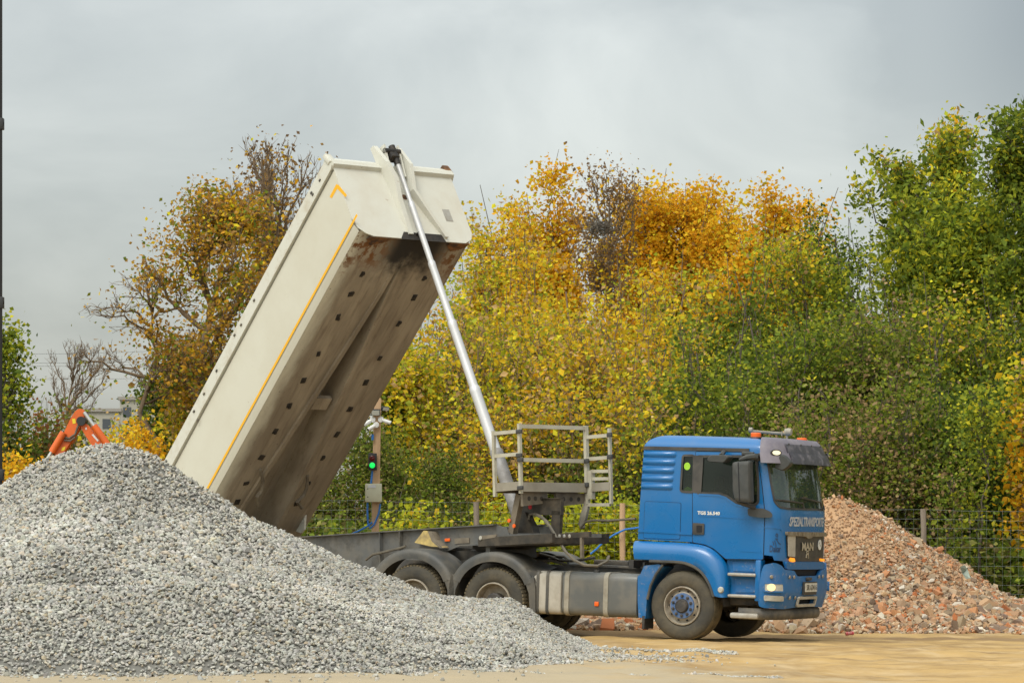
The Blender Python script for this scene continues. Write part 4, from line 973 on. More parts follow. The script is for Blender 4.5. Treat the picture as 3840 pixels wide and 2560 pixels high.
# ---- chassis
L5 = lambda cx, cy, lat=-.5: TR.side(C5(cx, cy), lat)
zt1 = L5(600, 165).z; ztl = L5(110, 195); zbm = L5(1000, 268).z
prof = [(-7.2, zt1), (L5(1330, 125).x, zt1), (L5(1395, 145).x, zt1-.05), (L5(1410, 178).x, L5(1410, 178).z), (L5(1705, 172).x, L5(1705, 172).z), (L5(1705, 232).x, L5(1705, 232).z), (L5(1100, 250).x, L5(1100, 250).z), (L5(980, 290).x, L5(980, 290).z-.02), (L5(900, 350).x, .98), (-7.2, .98)]
for sy in (-1, 1):
    mb = MB(); mb.prism([(x, sy*.5, z) for x, z in prof], (0, sy*-.012, 0))
    mb.box((-7.2/2+prof[1][0]/2, sy*.5, zt1+.008), (7.2+prof[1][0], .16, .016))
    x0_ = prof[8][0]; mb.box((-7.2/2+x0_/2, sy*.5, .975), (7.2+x0_, .16, .016))
    xa_, xb_ = prof[6][0], prof[5][0]; mb.bar((xa_, sy*.5, prof[6][1]), (xb_, sy*.5, prof[5][1]), .18, .02)
    for cx_ in (585, 715): q = L5(cx_, 200); mb.box((q.x, sy*.54, (zt1+.98)/2), (.014, .07, zt1-.98))
    beam = mb.build('chassis_beam', m_beam, trailer, smooth=0)
    if sy < 0:
        q = L5(1008, 215, -.51); mb = MB(); mb.box((q.x, -.515, q.z), (.12, .02, .05), bev=.008); mb.build('side_marker', m_orange, beam)
        a, b = L5(1055, 205, -.51), L5(1150, 235, -.51); mb = MB(); mb.box(((a.x+b.x)/2, -.512, (a.z+b.z)/2), (b.x-a.x, .01, a.z-b.z)); mb.build('pale_plate', m_channel, beam)
for x in (-6.9, -5.2, -3.6, -2.2, -.9, .3): mb = MB(); mb.box((x, 0, 1.3), (.10, .98, .22)); mb.build('cross_member', m_beam, trailer)
# front sub-frame over the fifth wheel
a, b = L5(1218, 195, -.56), L5(1705, 232, -.56)
mb = MB(); zc_ = (L5(1600, 180, -.56).z+L5(1600, 235, -.56).z)/2; hh = L5(1600, 178, -.56).z-L5(1600, 236, -.56).z
for sy in (-1, 1): mb.box(((a.x+b.x)/2, sy*.57, zc_), (b.x-a.x, .06, hh))
mb.box(((a.x+b.x)/2+.1, 0, zc_-.04), (b.x-a.x-.2, 1.1, hh*.7)); mb.build('front_subframe', m_dark, trailer, smooth=0)
mb = MB(); mb.prism([L5(*p, -.605) for p in ((1215, 188), (1330, 178), (1320, 198), (1235, 212), (1215, 208))], (0, .01, 0)); mb.build('lamp_bracket', m_channel, trailer, smooth=0)
q = L5(1220, 203, -.62); mb = MB(); mb.lathe([(0, .012), (.03, .01), (.035, 0)], (q.x, -.61, q.z), (0, -1, 0), 12); mb.build('position_lamp', m_lens, trailer)
mb = MB(); mb.lathe([(0, 0), (.48, 0), (.48, -.04), (.42, -.1), (0, -.1)], (.1, 0, L5(1500, 245, 0).z+.03), (0, 0, 1), 24); mb.build('kingpin_plate', m_dark, trailer)
A_ = lambda cx, cy, lat: TR.side(CA(cx, cy), lat)
mb = MB(); a, b = A_(1500, 715, -.3), A_(2080, 715, -.3); hz_ = A_(1700, 665, -.3).z-A_(1700, 755, -.3).z
mb.box(((a.x+b.x)/2, -.3, a.z), (b.x-a.x, .05, hz_)); bar_ = mb.build('perforated_bar', m_dark, trailer, smooth=0)
for cx_ in (1555, 1635, 1722): q = A_(cx_, 712, -.33); mb = MB(); mb.lathe([(0, .001), (.028, .001), (.03, 0)], (q.x, -.326, q.z), (0, -1, 0), 12); mb.build('bar_hole', m_alu, bar_)
q0, q1 = A_(1935, 740, -.3), A_(1940, 1080, -.3); mb = MB(); mb.bar(q0, q1, .045, .045); mb.build('parking_leg', m_channel, trailer)
# pedestal: channel, box and gantry that carries ram and platform
mb = MB()
c0_, c1_p = TR.side(C4(452, 790), -.45), TR.side(C4(385, 1115), -.45)
mb.bar(c0_, c1_p, .10, .12, up=(1, 0, 0)); mb.build('pedestal_channel', m_channel, trailer, smooth=0)
mb = MB(); mb.prism([TR.side(C4(*p), -.28) for p in ((435, 935), (490, 940), (515, 1010), (545, 1060), (560, 1115), (395, 1115))], (0, .14, 0)); mb.build('ram_foot', m_dark, trailer, smooth=0)
mb = MB(); a, b = TR.side(C4(470, 895), -.2), TR.side(C4(805, 895), -.2); mb.bar(a, b, .06, .25); mb.bar(a+Vector((0, 0, .13)), b+Vector((0, 0, .13)), .10, .015)
q0, q1 = TR.side(C4(762, 930), -.2), TR.side(C4(752, 1150), -.2); mb.bar(q0, q1, .06, .20, up=(1, 0, 0)); mb.build('gantry', m_dark, trailer, smooth=0)
for cx_, cy_, mm_, r_ in ((400, 1055, m_orange, .03), (358, 1010, m_orange, .03), (535, 895, mat('red_coupling', (.45, .02, .03), .5), .035)):
    q = TR.side(C4(cx_, cy_), -.3 if cx_ > 500 else -.52); mb = MB(); mb.lathe([(0, .02), (r_, .015), (r_*1.1, 0)], q, (0, -1, 0), 12); mb.build('reflector' if cx_ < 500 else 'coupling', mm_, trailer)
# ---- access platform
xp = TR.side(C4(450, 215), -.7).x; far_ = TR.front(C4(1000, 235), xp); lf = far_.y; zt_ = far_.z
zm_ = TR.side(C4(450, 500), -.7).z; zbm_ = TR.side(C4(452, 728), -.7).z; xl = TR.side(C4(240, 470), -.7).x; xg = TR.side(C4(1200, 290), lf).x
m_deck = mat('deck_beam_grey', (.30, .275, .22), .55, c2=(.17, .15, .11), amt=.5, scale=3)
m_railp = mat('pale_galvanised_rail', (.46, .44, .35), .5, c2=(.28, .25, .18), amt=.5, scale=4)
plat = empty('x', Matrix.Identity(4), None, None); bpy.data.objects.remove(plat)
ztl_ = TR.side(C4(240, 280), -.7).z; zml = TR.side(C4(240, 470), -.7).z
mb = MB(); mb.box(((xl+xp)/2, (lf-.7)/2, zbm_+.0), (abs(xp-xl)*.96, (lf+.7)*.94, .05)); mb.build('platform_deck', m_channel, trailer)
def pbar(name, a, b, w_=.05, h_=.07, m=None, up=(0, 0, 1)):
    mb = MB(); mb.bar(a, b, w_, h_, up=up); return mb.build(name, m or m_railp, trailer, smooth=0)
pbar('deck_beam', (xp, -.70, zbm_), (xp, lf, zbm_), .06, .145, m_deck)
pbar('deck_beam', (xl, -.70, zbm_+.02), (xp, -.70, zbm_+.02), .06, .13, m_deck); pbar('deck_beam', (xl, lf, zbm_), (xg, lf, zbm_), .06, .13, m_deck)
pbar('deck_beam', (xl, -.70, zbm_), (xl, lf, zbm_), .06, .13, m_channel)
zlow_l = TR.side(C4(250, 810), -.7).z; zlow_r = TR.front(C4(1010, 870), xp).z
pbar('post', (xp, -.72, zbm_-.1), (xp, -.72, zt_+.04), .05, .05); pbar('post', (xl, -.72, zlow_l), (xl, -.72, ztl_+.04), .05, .05)
pbar('post', (xp, lf, zlow_r), (xp, lf, zt_+.04), .06, .06); pbar('post', (xg, lf, TR.side(C4(1210, 870), lf).z), (xg, lf, TR.side(C4(1200, 235), lf).z), .045, .045)
pbar('handrail', (xp, -.70, zt_), (xp, lf, zt_), .04, .06); pbar('handrail', (xp, -.70, zm_), (xp, lf, zm_), .04, .06)
for z in (ztl_, zml): pbar('handrail', (xl, -.72, z), (xp, -.72, z), .04, .055)
zg = [TR.side(C4(1190, y), lf).z for y in (295, 480)]
for z in zg: pbar('handrail', (xp, lf, z), (xg, lf, z), .04, .055)
x1_ = TR.side(C4(1045, 700), lf-.1).x
pbar('ladder_stile', TR.side(C4(1045, 590), lf), TR.side(C4(1048, 830), lf), .08, .09, up=(1, 0, 0))
for cy_ in (597, 660, 878): a, b = TR.side(C4(1050 if cy_ < 800 else 1025, cy_), lf), TR.side(C4(1205, cy_-2), lf); pbar('ladder_rung', a, b, .045, .05)
for lo_, hi_ in (((470, 770), (680, 765)), ((750, 775), (1000, 765))):
    a, b = TR.front(C4(*lo_), xp-.05), TR.front(C4(*hi_), xp-.05); dz = .22
    mb = MB(); mb.prism([(xp-.05, a.y, a.z), (xp-.05, b.y, a.z), (xp-.05, b.y, a.z-dz*.75), (xp-.05, a.y, a.z-dz)], (-.05, 0, 0)); kb = mb.build('platform_bracket', m_channel, trailer, smooth=0)
    for k in range(3): mb = MB(); mb.lathe([(0, .001), (.035, .001), (.036, 0)], (xp-.048, a.y+(b.y-a.y)*(.25+.25*k), a.z-.10), (1, 0, 0), 12); mb.build('bracket_hole', m_dark, kb)
for (cx_, cy_) in ((440, 262), (440, 462), (450, 500), (450, 735)): q = TR.side(C4(cx_, cy_), -.76); mb = MB(); mb.box(q, (.12, .04, .06), bev=.008); mb.build('rail_clamp', m_clamp, trailer)
for (cx_, cy_) in ((1005, 510), (1003, 710), (1200, 290), (1202, 475)): q = TR.side(C4(cx_, cy_), lf-.06); mb = MB(); mb.box(q, (.10, .04, .07), bev=.008); mb.build('rail_clamp', m_clamp, trailer)
# pale hose and cable under the platform front
F4 = lambda cx, cy, lat: TR.side(C4(cx, cy), lat)
mb = MB(); mb.tube([F4(1010, 830, lf), F4(1005, 900, lf), F4(985, 980, lf), F4(965, 1045, lf), F4(975, 1075, lf)], [.035, .06, .07, .055, .04], 8); mb.build('fabric_hose_sleeve', m_steel, trailer)
mb = MB(); mb.tube([F4(960, 1070, lf-.1), F4(1000, 1020, lf-.1), F4(1060, 1008, lf-.1), F4(1200, 1010, lf-.1), F4(1420, 995, lf-.1)], .018, 6)
mb.tube([F4(570, 955, -.3), F4(640, 990, -.3), F4(700, 1060, -.35), F4(760, 1160, -.35), F4(830, 1270, -.4), F4(900, 1340, -.4), F4(990, 1385, -.3), F4(1100, 1390, -.2), F4(1180, 1350, 0), F4(1195, 1310, .1)], .024, 6)
mb.tube([F4(520, 1000, -.3), F4(530, 960, -.3), F4(570, 952, -.3), F4(630, 975, -.3), F4(690, 1030, -.3)], .018, 6)
mb.build('air_hoses', m_hose, trailer)
# wheel chock in its holder
P_ = [L5(*p, -.62) for p in ((792, 232), (850, 155), (895, 162), (915, 215), (975, 262), (900, 258))]
mb = MB(); mb.prism(P_, (0, .16, 0)); mb.build('wheel_chock', m_yellow, trailer, smooth=0)
mb = MB(); mb.prism([L5(*p, -.625) for p in ((878, 158), (905, 160), (925, 215), (978, 268), (955, 268), (905, 225))], (0, .2, 0)); mb.build('chock_holder', m_channel, trailer, smooth=0)
mb = MB(); mb.tube([L5(475, 345, -.6), L5(520, 310, -.6), L5(610, 290, -.6), L5(700, 268, -.6), L5(735, 255, -.6)], .022, 6); mb.build('brake_hose', m_hose, trailer)
# running gear at the rear, behind the heap
for xa in (-3.9, -5.2, -6.5):
    for sy in (-1, 1): wheel((xa, sy*1.2, .525), sy, trailer, lugs=False)
    mb = MB(); mb.tube([(xa, -1, .525), (xa, 1, .525)], .07, 10); mb.build('axle', m_frame, trailer)
mb = MB(); mb.tube([(-5.95, -.7, 1.1), (-5.95, .7, 1.1)], .09, 12)
hl = TR.i @ BM.translation; mb.tube([(hl.x, -.7, hl.z), (hl.x, .7, hl.z)], .08, 12); mb.bar((hl.x, 0, hl.z-.3), (hl.x, 0, hl.z), .9, .2, up=(1, 0, 0)); mb.build('tipping_hinge', m_frame, trailer)
# ================================================================== ground
rng = np.random.default_rng(11)
def vnoise(X, Y, s, seed):
    """smooth value noise"""
    X = np.asarray(X, float)/s; Y = np.asarray(Y, float)/s; g = np.random.default_rng(seed).random((64, 64))
    xi = np.floor(X).astype(int); yi = np.floor(Y).astype(int); fx = X-xi; fy = Y-yi; fx = fx*fx*(3-2*fx); fy = fy*fy*(3-2*fy)
    a = g[xi % 64, yi % 64]; b = g[(xi+1) % 64, yi % 64]; c = g[xi % 64, (yi+1) % 64]; d = g[(xi+1) % 64, (yi+1) % 64]
    return (a*(1-fx)+b*fx)*(1-fy)+(c*(1-fx)+d*fx)*fy-.5
def gzv(X, Y):
    t = np.clip(X-2.6, -8, 9); k = np.clip((Y-57.5)/6, 0, 1)
    base = -.016*t+.36*k*k*(3-2*k)
    rut = .10*vnoise(X*.3+Y*.25, Y*1.5-X*.25, .75, 5)+.05*vnoise(X, Y, .35, 6)+.03*vnoise(X, Y, .17, 66)+.06*vnoise(X*.5, Y, 2.4, 7)
    for (y0, an) in ((49.3, .21), (47.4, .21), (44.6, .36), (42.8, .36), (40.2, .12), (38.3, .12)):
        q = (Y-y0)+(X-6)*np.tan(an)+.3*vnoise(X, X*0, 2.5, int(y0)); rut = rut-.055*np.exp(-(q/.17)**2)+.03*np.exp(-((np.abs(q)-.34)/.12)**2)
    bank = .05*np.clip((Y-54.6)/.5, 0, 1)
    w_ = np.clip((Y-30)/4, 0, 1)*np.clip((75-Y)/6, 0, 1)
    # flat where the wheels stand
    return base+(rut*.8+bank-.02)*w_
def from_arrays(name, V, Fc, mats, cols=None, kind=None, label=None, cat=None, flat=True, group=None, mi=None, parent=None):
    me = bpy.data.meshes.new(name); V = np.asarray(V, np.float32); Fc = np.asarray(Fc, np.int32); k = Fc.shape[1]
    me.vertices.add(len(V)); me.vertices.foreach_set('co', V.ravel()); me.loops.add(Fc.size); me.loops.foreach_set('vertex_index', Fc.ravel())
    me.polygons.add(len(Fc)); me.polygons.foreach_set('loop_start', np.arange(0, Fc.size, k, dtype=np.int32)); me.polygons.foreach_set('loop_total', np.full(len(Fc), k, np.int32))
    for m in (mats if isinstance(mats, (list, tuple)) else [mats]): me.materials.append(m)
    if mi is not None: me.polygons.foreach_set('material_index', np.asarray(mi, np.int32))
    me.polygons.foreach_set('use_smooth', np.full(len(Fc), not flat)); me.update(calc_edges=True)
    if cols is not None:
        at_ = me.color_attributes.new('Col', 'FLOAT_COLOR', 'POINT'); c4 = np.ones((len(V), 4), np.float32); c4[:, :3] = cols; at_.data.foreach_set('color', c4.ravel())
    o = bpy.data.objects.new(name, me); col.objects.link(o); tag(o, label, cat, group, kind)
    if parent: o.parent = parent
    return o
def gridmesh(xs, ys, zf):
    X, Y = np.meshgrid(xs, ys, indexing='ij'); Z = zf(X, Y); V = np.stack([X, Y, Z], -1).reshape(-1, 3); nx, ny = len(xs), len(ys)
    i, j = np.meshgrid(np.arange(nx-1), np.arange(ny-1), indexing='ij'); a = (i*ny+j).ravel(); return V, np.stack([a, a+ny, a+ny+1, a+1], 1)
def sand_mat():
    m = mat('packed_sand', (.44, .29, .11), .95, c2=(.24, .15, .06), amt=.85, scale=.9, lo=.42, hi=.62, bump=.8, bscale=9, stretch=(.6, 1.3, 1), c3=(.50, .37, .20), s3=2.2, a3=.7, lo3=.5, hi3=.68)
    # loose grey stone dust spreads out from the gravel heap, to the left and in the foreground
    t = m.node_tree; L = t.links.new; b = t.nodes['Principled BSDF']; src = b.inputs['Base Color'].links[0].from_socket
    tcn = t.nodes.new('ShaderNodeTexCoord'); sp_ = t.nodes.new('ShaderNodeSeparateXYZ'); L(tcn.outputs['Object'], sp_.inputs[0])
    def mth(op, a, b_):
        q = t.nodes.new('ShaderNodeMath'); q.operation = op
        for i, v in enumerate((a, b_)):
            if isinstance(v, (int, float)): q.inputs[i].default_value = v
            else: L(v, q.inputs[i])
        return q.outputs[0]
    nn = t.nodes.new('ShaderNodeTexNoise'); nn.inputs['Scale'].default_value = 1.1; nn.inputs['Detail'].default_value = 8; L(tcn.outputs['Object'], nn.inputs['Vector'])
    d = mth('ADD', mth('ADD', mth('MULTIPLY', sp_.outputs['X'], .55), mth('MULTIPLY', mth('SUBTRACT', sp_.outputs['Y'], 38), .16)), mth('MULTIPLY', mth('SUBTRACT', nn.outputs['Fac'], .5), 4.2))
    mr = t.nodes.new('ShaderNodeMapRange'); mr.interpolation_type = 'SMOOTHSTEP'; mr.inputs[1].default_value = .1; mr.inputs[2].default_value = 2.4; mr.inputs[3].default_value = .8; mr.inputs[4].default_value = 0; L(d, mr.inputs[0])
    mx = t.nodes.new('ShaderNodeMix'); mx.data_type = 'RGBA'; L(mr.outputs[0], mx.inputs[0]); L(src, mx.inputs[6]); mx.inputs[7].default_value = (.37, .32, .225, 1); 
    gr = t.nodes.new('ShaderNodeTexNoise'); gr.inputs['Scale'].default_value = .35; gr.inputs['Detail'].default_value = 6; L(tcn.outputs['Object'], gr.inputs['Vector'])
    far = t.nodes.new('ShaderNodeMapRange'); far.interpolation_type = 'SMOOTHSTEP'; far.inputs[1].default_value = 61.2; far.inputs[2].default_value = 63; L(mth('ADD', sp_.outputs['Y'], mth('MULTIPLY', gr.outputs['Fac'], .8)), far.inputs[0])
    foot_band = t.nodes.new('ShaderNodeMapRange'); foot_band.interpolation_type = 'SMOOTHSTEP'; foot_band.inputs[1].default_value = .35; foot_band.inputs[2].default_value = .9; foot_band.inputs[3].default_value = .75; foot_band.inputs[4].default_value = 0; L(mth('ABSOLUTE', mth('ADD', mth('SUBTRACT', sp_.outputs['Y'], 54.75), mth('MULTIPLY', mth('SUBTRACT', gr.outputs['Fac'], .5), 2.2)), 0), foot_band.inputs[0])  # ragged darker brown band across the ground along the rubble's foot
    m1 = t.nodes.new('ShaderNodeMix'); m1.data_type = 'RGBA'; L(foot_band.outputs[0], m1.inputs[0]); L(mx.outputs[2], m1.inputs[6]); m1.inputs[7].default_value = (.19, .115, .05, 1)
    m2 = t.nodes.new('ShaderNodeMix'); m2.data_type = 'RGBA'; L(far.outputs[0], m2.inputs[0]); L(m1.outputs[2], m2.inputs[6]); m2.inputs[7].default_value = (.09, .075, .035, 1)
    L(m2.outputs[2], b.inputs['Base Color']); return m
xs = np.r_[-900, -400, -150, -60, -30, -18, np.arange(-12, 14.01, .14), 18, 30, 60, 150, 400, 900]
ys = np.r_[-60, -10, 10, 20, 26, np.arange(30, 66, .14), 66, 70, 80, 100, 150, 300, 700, 1800]
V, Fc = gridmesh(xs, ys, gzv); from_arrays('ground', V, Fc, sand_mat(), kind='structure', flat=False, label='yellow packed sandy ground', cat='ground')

# ================================================================== heaps
def crest(tab):
    P = np.array([[(x-1176)/7800*Y, Y, EYE+(1250-y)/7800*Y] for x, y, Y in tab]); return P
gc = crest([(-420, 1400, 45), (-250, 1260, 45), (-60, 1150, 45), (0, 1122, 45), (60, 1087, 45), (110, 1060, 45), (200, 1026, 45), (270, 1014, 45), (330, 1034, 45), (400, 1078, 45), (500, 1134, 45), (560, 1168, 45), (690, 1226, 45), (800, 1279, 45), (900, 1324, 45.2), (960, 1348, 45.5), (1020, 1360, 46), (1100, 1364, 46), (1170, 1366, 46), (1210, 1388, 46), (1250, 1420, 46), (1310, 1456, 46.5), (1370, 1475, 46.2), (1415, 1486, 46), (1450, 1500, 46)])
toe = crest([(-700, 1540, 35.5), (-60, 1553, 35.3), (500, 1553, 35.6), (900, 1553, 36.4), (1150, 1545, 38), (1300, 1532, 40.5), (1400, 1512, 43.3), (1450, 1500, 45)])
def gravel_h(X, Y):
    g0 = gzv(X, Y); Zc = np.interp(X, gc[:, 0], gc[:, 2]); Yc = np.interp(X, gc[:, 0], gc[:, 1]); Yt = np.interp(X, toe[:, 0], toe[:, 1])
    Zc = np.maximum(Zc+.06*vnoise(X, X*0, .8, 3), g0-.02)
    # the far heap: front slope down to its own toe, steeper slope behind
    Yt1 = np.maximum(Yt, np.minimum(37.6, 37.6+0*X)); f = np.clip((Yc-Y)/np.maximum(Yc-Yt1, .8), 0, 4)
    z1 = g0+(Zc-g0)*(1-f**.92)
    z1 = np.where(f > 1, g0-.15*(f-1)-.03, z1)
    back = Zc-(Y-Yc)*.62; z1 = np.where(Y > Yc, back, z1)
    rnd = np.exp(-((Y-Yc)/.35)**2)*.0
    # the lower heap in front of it
    crestY = 37.9+.3*vnoise(X, X*0, 2.1, 8); ex = np.clip((-.6-X)/2.6, 0, 1); top = (EYE+(1250-1340)/7800*37.9)*(.25+.75*ex*ex*(3-2*ex))-.02*X*0
    top = top+.05*vnoise(X, X*0, 1.3, 9)
    top = top*np.clip((.4-X)/1.2, 0, 1)
    f2 = np.clip((crestY-Y)/np.maximum(crestY-Yt, .5), 0, 4); z2 = g0+(top-g0)*(1-f2**1.1); z2 = np.where(f2 > 1, g0-.15*(f2-1)-.03, z2); z2 = np.where(Y > crestY, top-(Y-crestY)*.25, z2)
    z = np.maximum(z1, z2)+.10*vnoise(X, Y, 1.1, 12)+.05*vnoise(X, Y, .42, 13)
    edge = np.clip((z-g0)/.12, 0, 1); return np.where(z > g0, g0+(z-g0)*edge, g0-.06)
def ico(n_sub=1):
    bm = bmesh.new(); bmesh.ops.create_icosphere(bm, subdivisions=n_sub, radius=1); v = np.array([x.co[:] for x in bm.verts]); f = np.array([[q.index for q in p.verts] for p in bm.faces]); bm.free(); return v, f
IV, IF = ico(1)
def boxy():
    v = np.array([(x, y, z) for x in (-1, 1) for y in (-1, 1) for z in (-1, 1)], float)*.72; f = np.array([(0, 1, 3), (0, 3, 2), (4, 6, 7), (4, 7, 5), (0, 4, 5), (0, 5, 1), (2, 3, 7), (2, 7, 6), (0, 2, 6), (0, 6, 4), (1, 5, 7), (1, 7, 3)]); return v, f
def stones(P, size, colr, seed, shape=(IV, IF), jit=.28, flatn=(1, .8, .55)):
    """P (n,3) centres, size (n,), colr (n,3): angular stones as one vertex array"""
    r_ = np.random.default_rng(seed); n = len(P); sv, sf = shape; k = len(sv)
    pr = []
    for _ in range(24):
        v = sv*(1+r_.uniform(-jit, jit, (k, 1)))+r_.uniform(-jit, jit, (k, 3))*.35
        pr.append(v)
    pr = np.array(pr); idx = r_.integers(0, 24, n); W = pr[idx]
    sc_ = size[:, None]*np.stack([r_.uniform(.75, 1.25, n)*flatn[0], r_.uniform(.75, 1.25, n)*flatn[1], r_.uniform(.75, 1.3, n)*flatn[2]], 1)
    W = W*sc_[:, None, :]
    q = r_.normal(size=(n, 4)); q[:, 1:3] *= .45; q /= np.linalg.norm(q, axis=1)[:, None]; a, b, c, d = q.T
    Rm = np.stack([np.stack([1-2*(c*c+d*d), 2*(b*c-a*d), 2*(b*d+a*c)], -1), np.stack([2*(b*c+a*d), 1-2*(b*b+d*d), 2*(c*d-a*b)], -1), np.stack([2*(b*d-a*c), 2*(c*d+a*b), 1-2*(b*b+c*c)], -1)], 1)
    W = np.einsum('nij,nkj->nki', Rm, W)+P[:, None, :]
    F_ = (sf[None]+(np.arange(n)*k)[:, None, None]).reshape(-1, 3); C_ = np.repeat(colr, k, 0)
    return W.reshape(-1, 3), F_, C_
def pick(n, pal, wts, seed, jit=.12):
    r_ = np.random.default_rng(seed); pal = np.array(pal); i = r_.choice(len(pal), n, p=np.array(wts)/sum(wts)); return np.clip(pal[i]*(1+r_.uniform(-jit, jit, (n, 1)))*(1+r_.uniform(-.03, .03, (n, 3))), .01, .95)
m_gravel = mat('crushed_stone', (.4, .4, .38), .9, attr=True)
GPAL = [(.37, .362, .32), (.435, .425, .38), (.28, .278, .255), (.42, .375, .29), (.17, .17, .16), (.45, .45, .42), (.36, .30, .21)]; GW = [34, 26, 18, 10, 4, 6, 4]
def heap(name, hf, x0, x1, y0, y1, step, sizef, dens, pal, wts, m, seed, base_col, keep, shapes=None, **kw):
    xs = np.arange(x0, x1, step); ys = np.arange(y0, y1, step); V, Fc = gridmesh(xs, ys, hf); V[:, 2] -= .02
    Vs, Fs, Cs = [V], [Fc[:, [0, 1, 2]], Fc[:, [0, 2, 3]]], [np.tile(base_col(V[:, 0], V[:, 1], V[:, 2]), 1)]
    off = len(V); r_ = np.random.default_rng(seed); X = r_.uniform(x0, x1, dens); Y = r_.uniform(y0, y1, dens); ok = keep(X, Y, r_); X, Y = X[ok], Y[ok]
    sz = sizef(X, Y, r_)*(.95+.55*vnoise(X, Y, 1.3, 71)); Z = hf(X, Y)+sz*r_.uniform(-.1, .45, len(X)); colr = np.clip(pick(len(X), pal, wts, seed+1)*(1+.32*vnoise(X, Y, 1.9, 72)+.25*vnoise(X, Y, .5, 73))[:, None], .01, .95)
    for si, (shp, frac) in enumerate(shapes or [((IV, IF), 1)]):
        sel = slice(int(len(X)*si*.5), int(len(X)*(si*.5+.5))) if shapes else slice(None)
        v, f, c = stones(np.stack([X, Y, Z], 1)[sel], sz[sel], colr[sel], seed+2+si, shp, **kw); Vs.append(v); Fs.append(f+off); Cs.append(c); off += len(v)
    return from_arrays(name, np.concatenate(Vs), np.concatenate(Fs), m, cols=np.concatenate(Cs))
def gkeep(X, Y, r_):
    h = gravel_h(X, Y)-gzv(X, Y); Yc = np.interp(X, gc[:, 0], gc[:, 1]); Yt = np.interp(X, toe[:, 0], toe[:, 1])
    near = (h > .0) & (Y < Yc+.7)
    sc_ = np.clip(1.25-.085*(X+7), .45, 1)     # big stones on the left, fine ones on the right
    return near & (r_.random(len(X)) < .55+.45*(1-sc_)/.55)
def gsize(X, Y, r_):
    t = np.clip((X+6.5)/8, 0, 1); u = np.clip((Y-35)/5, 0, 1); return (.033-.013*t)*(.72+.28*u)*np.exp(r_.normal(0, .22, len(X)))
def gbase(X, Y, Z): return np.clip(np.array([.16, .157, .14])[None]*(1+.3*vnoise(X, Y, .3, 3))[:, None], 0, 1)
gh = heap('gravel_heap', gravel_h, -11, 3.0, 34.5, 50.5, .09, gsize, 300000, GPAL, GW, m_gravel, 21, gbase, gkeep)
tag(gh, 'big heap of pale grey crushed gravel in front of the truck', 'gravel', kind='stuff')
# scattered stones that rolled out over the sand
n = 11000; X = rng.uniform(-9, 4.6, n); Y = rng.uniform(31.5, 49, n); Yt = np.interp(X, toe[:, 0], toe[:, 1]); d = np.where(X < 1.6, Yt-Y, 9)
ok = (rng.random(n) < np.exp(-np.maximum(d, 0)/.8)) & (Y < 47.5); X, Y = X[ok], Y[ok]; sz = .017*np.exp(rng.normal(0, .4, len(X)))
n2 = 2400; X2 = 1.0+np.abs(rng.normal(0, .62, n2)); Y2 = 44.0-.9*(X2-1)+rng.normal(0, 1.15, n2); s2 = .015*np.exp(rng.normal(0, .4, n2)); X, Y, sz = np.r_[X, X2], np.r_[Y, Y2], np.r_[sz, s2]
v, f, c = stones(np.stack([X, Y, gzv(X, Y)+sz*.3], 1), sz, pick(len(X), GPAL, GW, 5), 6); from_arrays('loose_gravel', v, f, m_gravel, cols=c, kind='stuff', label='loose stones scattered over the sand at the heap\'s foot', cat='gravel')

# ---- brick rubble heap
m_rub = mat('rubble', (.4, .3, .2), .95, attr=True)
rc = crest([(1240, 1450, 59), (1320, 1428, 60), (1400, 1408, 61), (1500, 1375, 61), (1650, 1300, 61), (1780, 1200, 61), (1860, 1160, 61), (1905, 1143, 61), (1935, 1138, 61), (1968, 1146, 61), (2010, 1165, 61), (2060, 1196, 61), (2110, 1230, 61), (2200, 1296, 61), (2290, 1362, 61), (2352, 1390, 61), (2460, 1425, 61), (2560, 1452, 60.5)])
def rubble_h(X, Y):
    g0 = gzv(X, Y); Zc = np.interp(X, rc[:, 0], rc[:, 2], left=-.2, right=-.2); Yc = np.interp(X, rc[:, 0], rc[:, 1]); Yt = 56.1+.25*vnoise(X, X*0, 1.3, 4)
    f = np.clip((Yc-Y)/(Yc-Yt), 0, 1.3); z = g0+(Zc-g0)*(1-f**.85); z = np.where(Y > Yc, Zc-(Y-Yc)*.7, z)
    z = z+.16*vnoise(X, Y, .9, 22)+.08*vnoise(X, Y, .35, 23); return np.where(z > g0, z, g0-.05)
def rkeep(X, Y, r_):
    z = rubble_h(X, Y)-gzv(X, Y); Yc = np.interp(X, rc[:, 0], rc[:, 1])
    # the top left of the heap is bare sandy soil, and so is a tongue low in the middle
    xp_ = X/Y*7800+1176; soil = np.exp(-((X-5.75)/1.15)**2-((z-1.7)/.85)**2)*1.0+np.exp(-((X-7.6)/.9)**2-((z-.75)/.3)**2)*.8
    return (z > .0) & (Y < Yc+.6) & (r_.random(len(X)) > soil*1.02)
def rsize0(X, Y, r_): return .017*np.exp(r_.normal(0, .35, len(X)))
def rsize(X, Y, r_): return .031*np.exp(r_.normal(0, .42, len(X)))*np.clip(1.3-.28*(rubble_h(X, Y)-gzv(X, Y)), .6, 1.25)
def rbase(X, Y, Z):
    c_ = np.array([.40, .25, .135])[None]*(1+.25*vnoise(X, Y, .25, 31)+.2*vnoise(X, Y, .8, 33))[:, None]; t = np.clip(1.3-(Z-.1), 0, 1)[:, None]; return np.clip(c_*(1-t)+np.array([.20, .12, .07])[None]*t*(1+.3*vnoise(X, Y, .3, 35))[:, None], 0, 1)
RPAL = [(.39, .25, .14), (.31, .235, .155), (.42, .32, .21), (.38, .13, .045), (.42, .20, .09), (.17, .12, .085), (.52, .46, .37), (.40, .24, .14)]; RW = [28, 20, 18, 6, 9, 12, 9, 16]
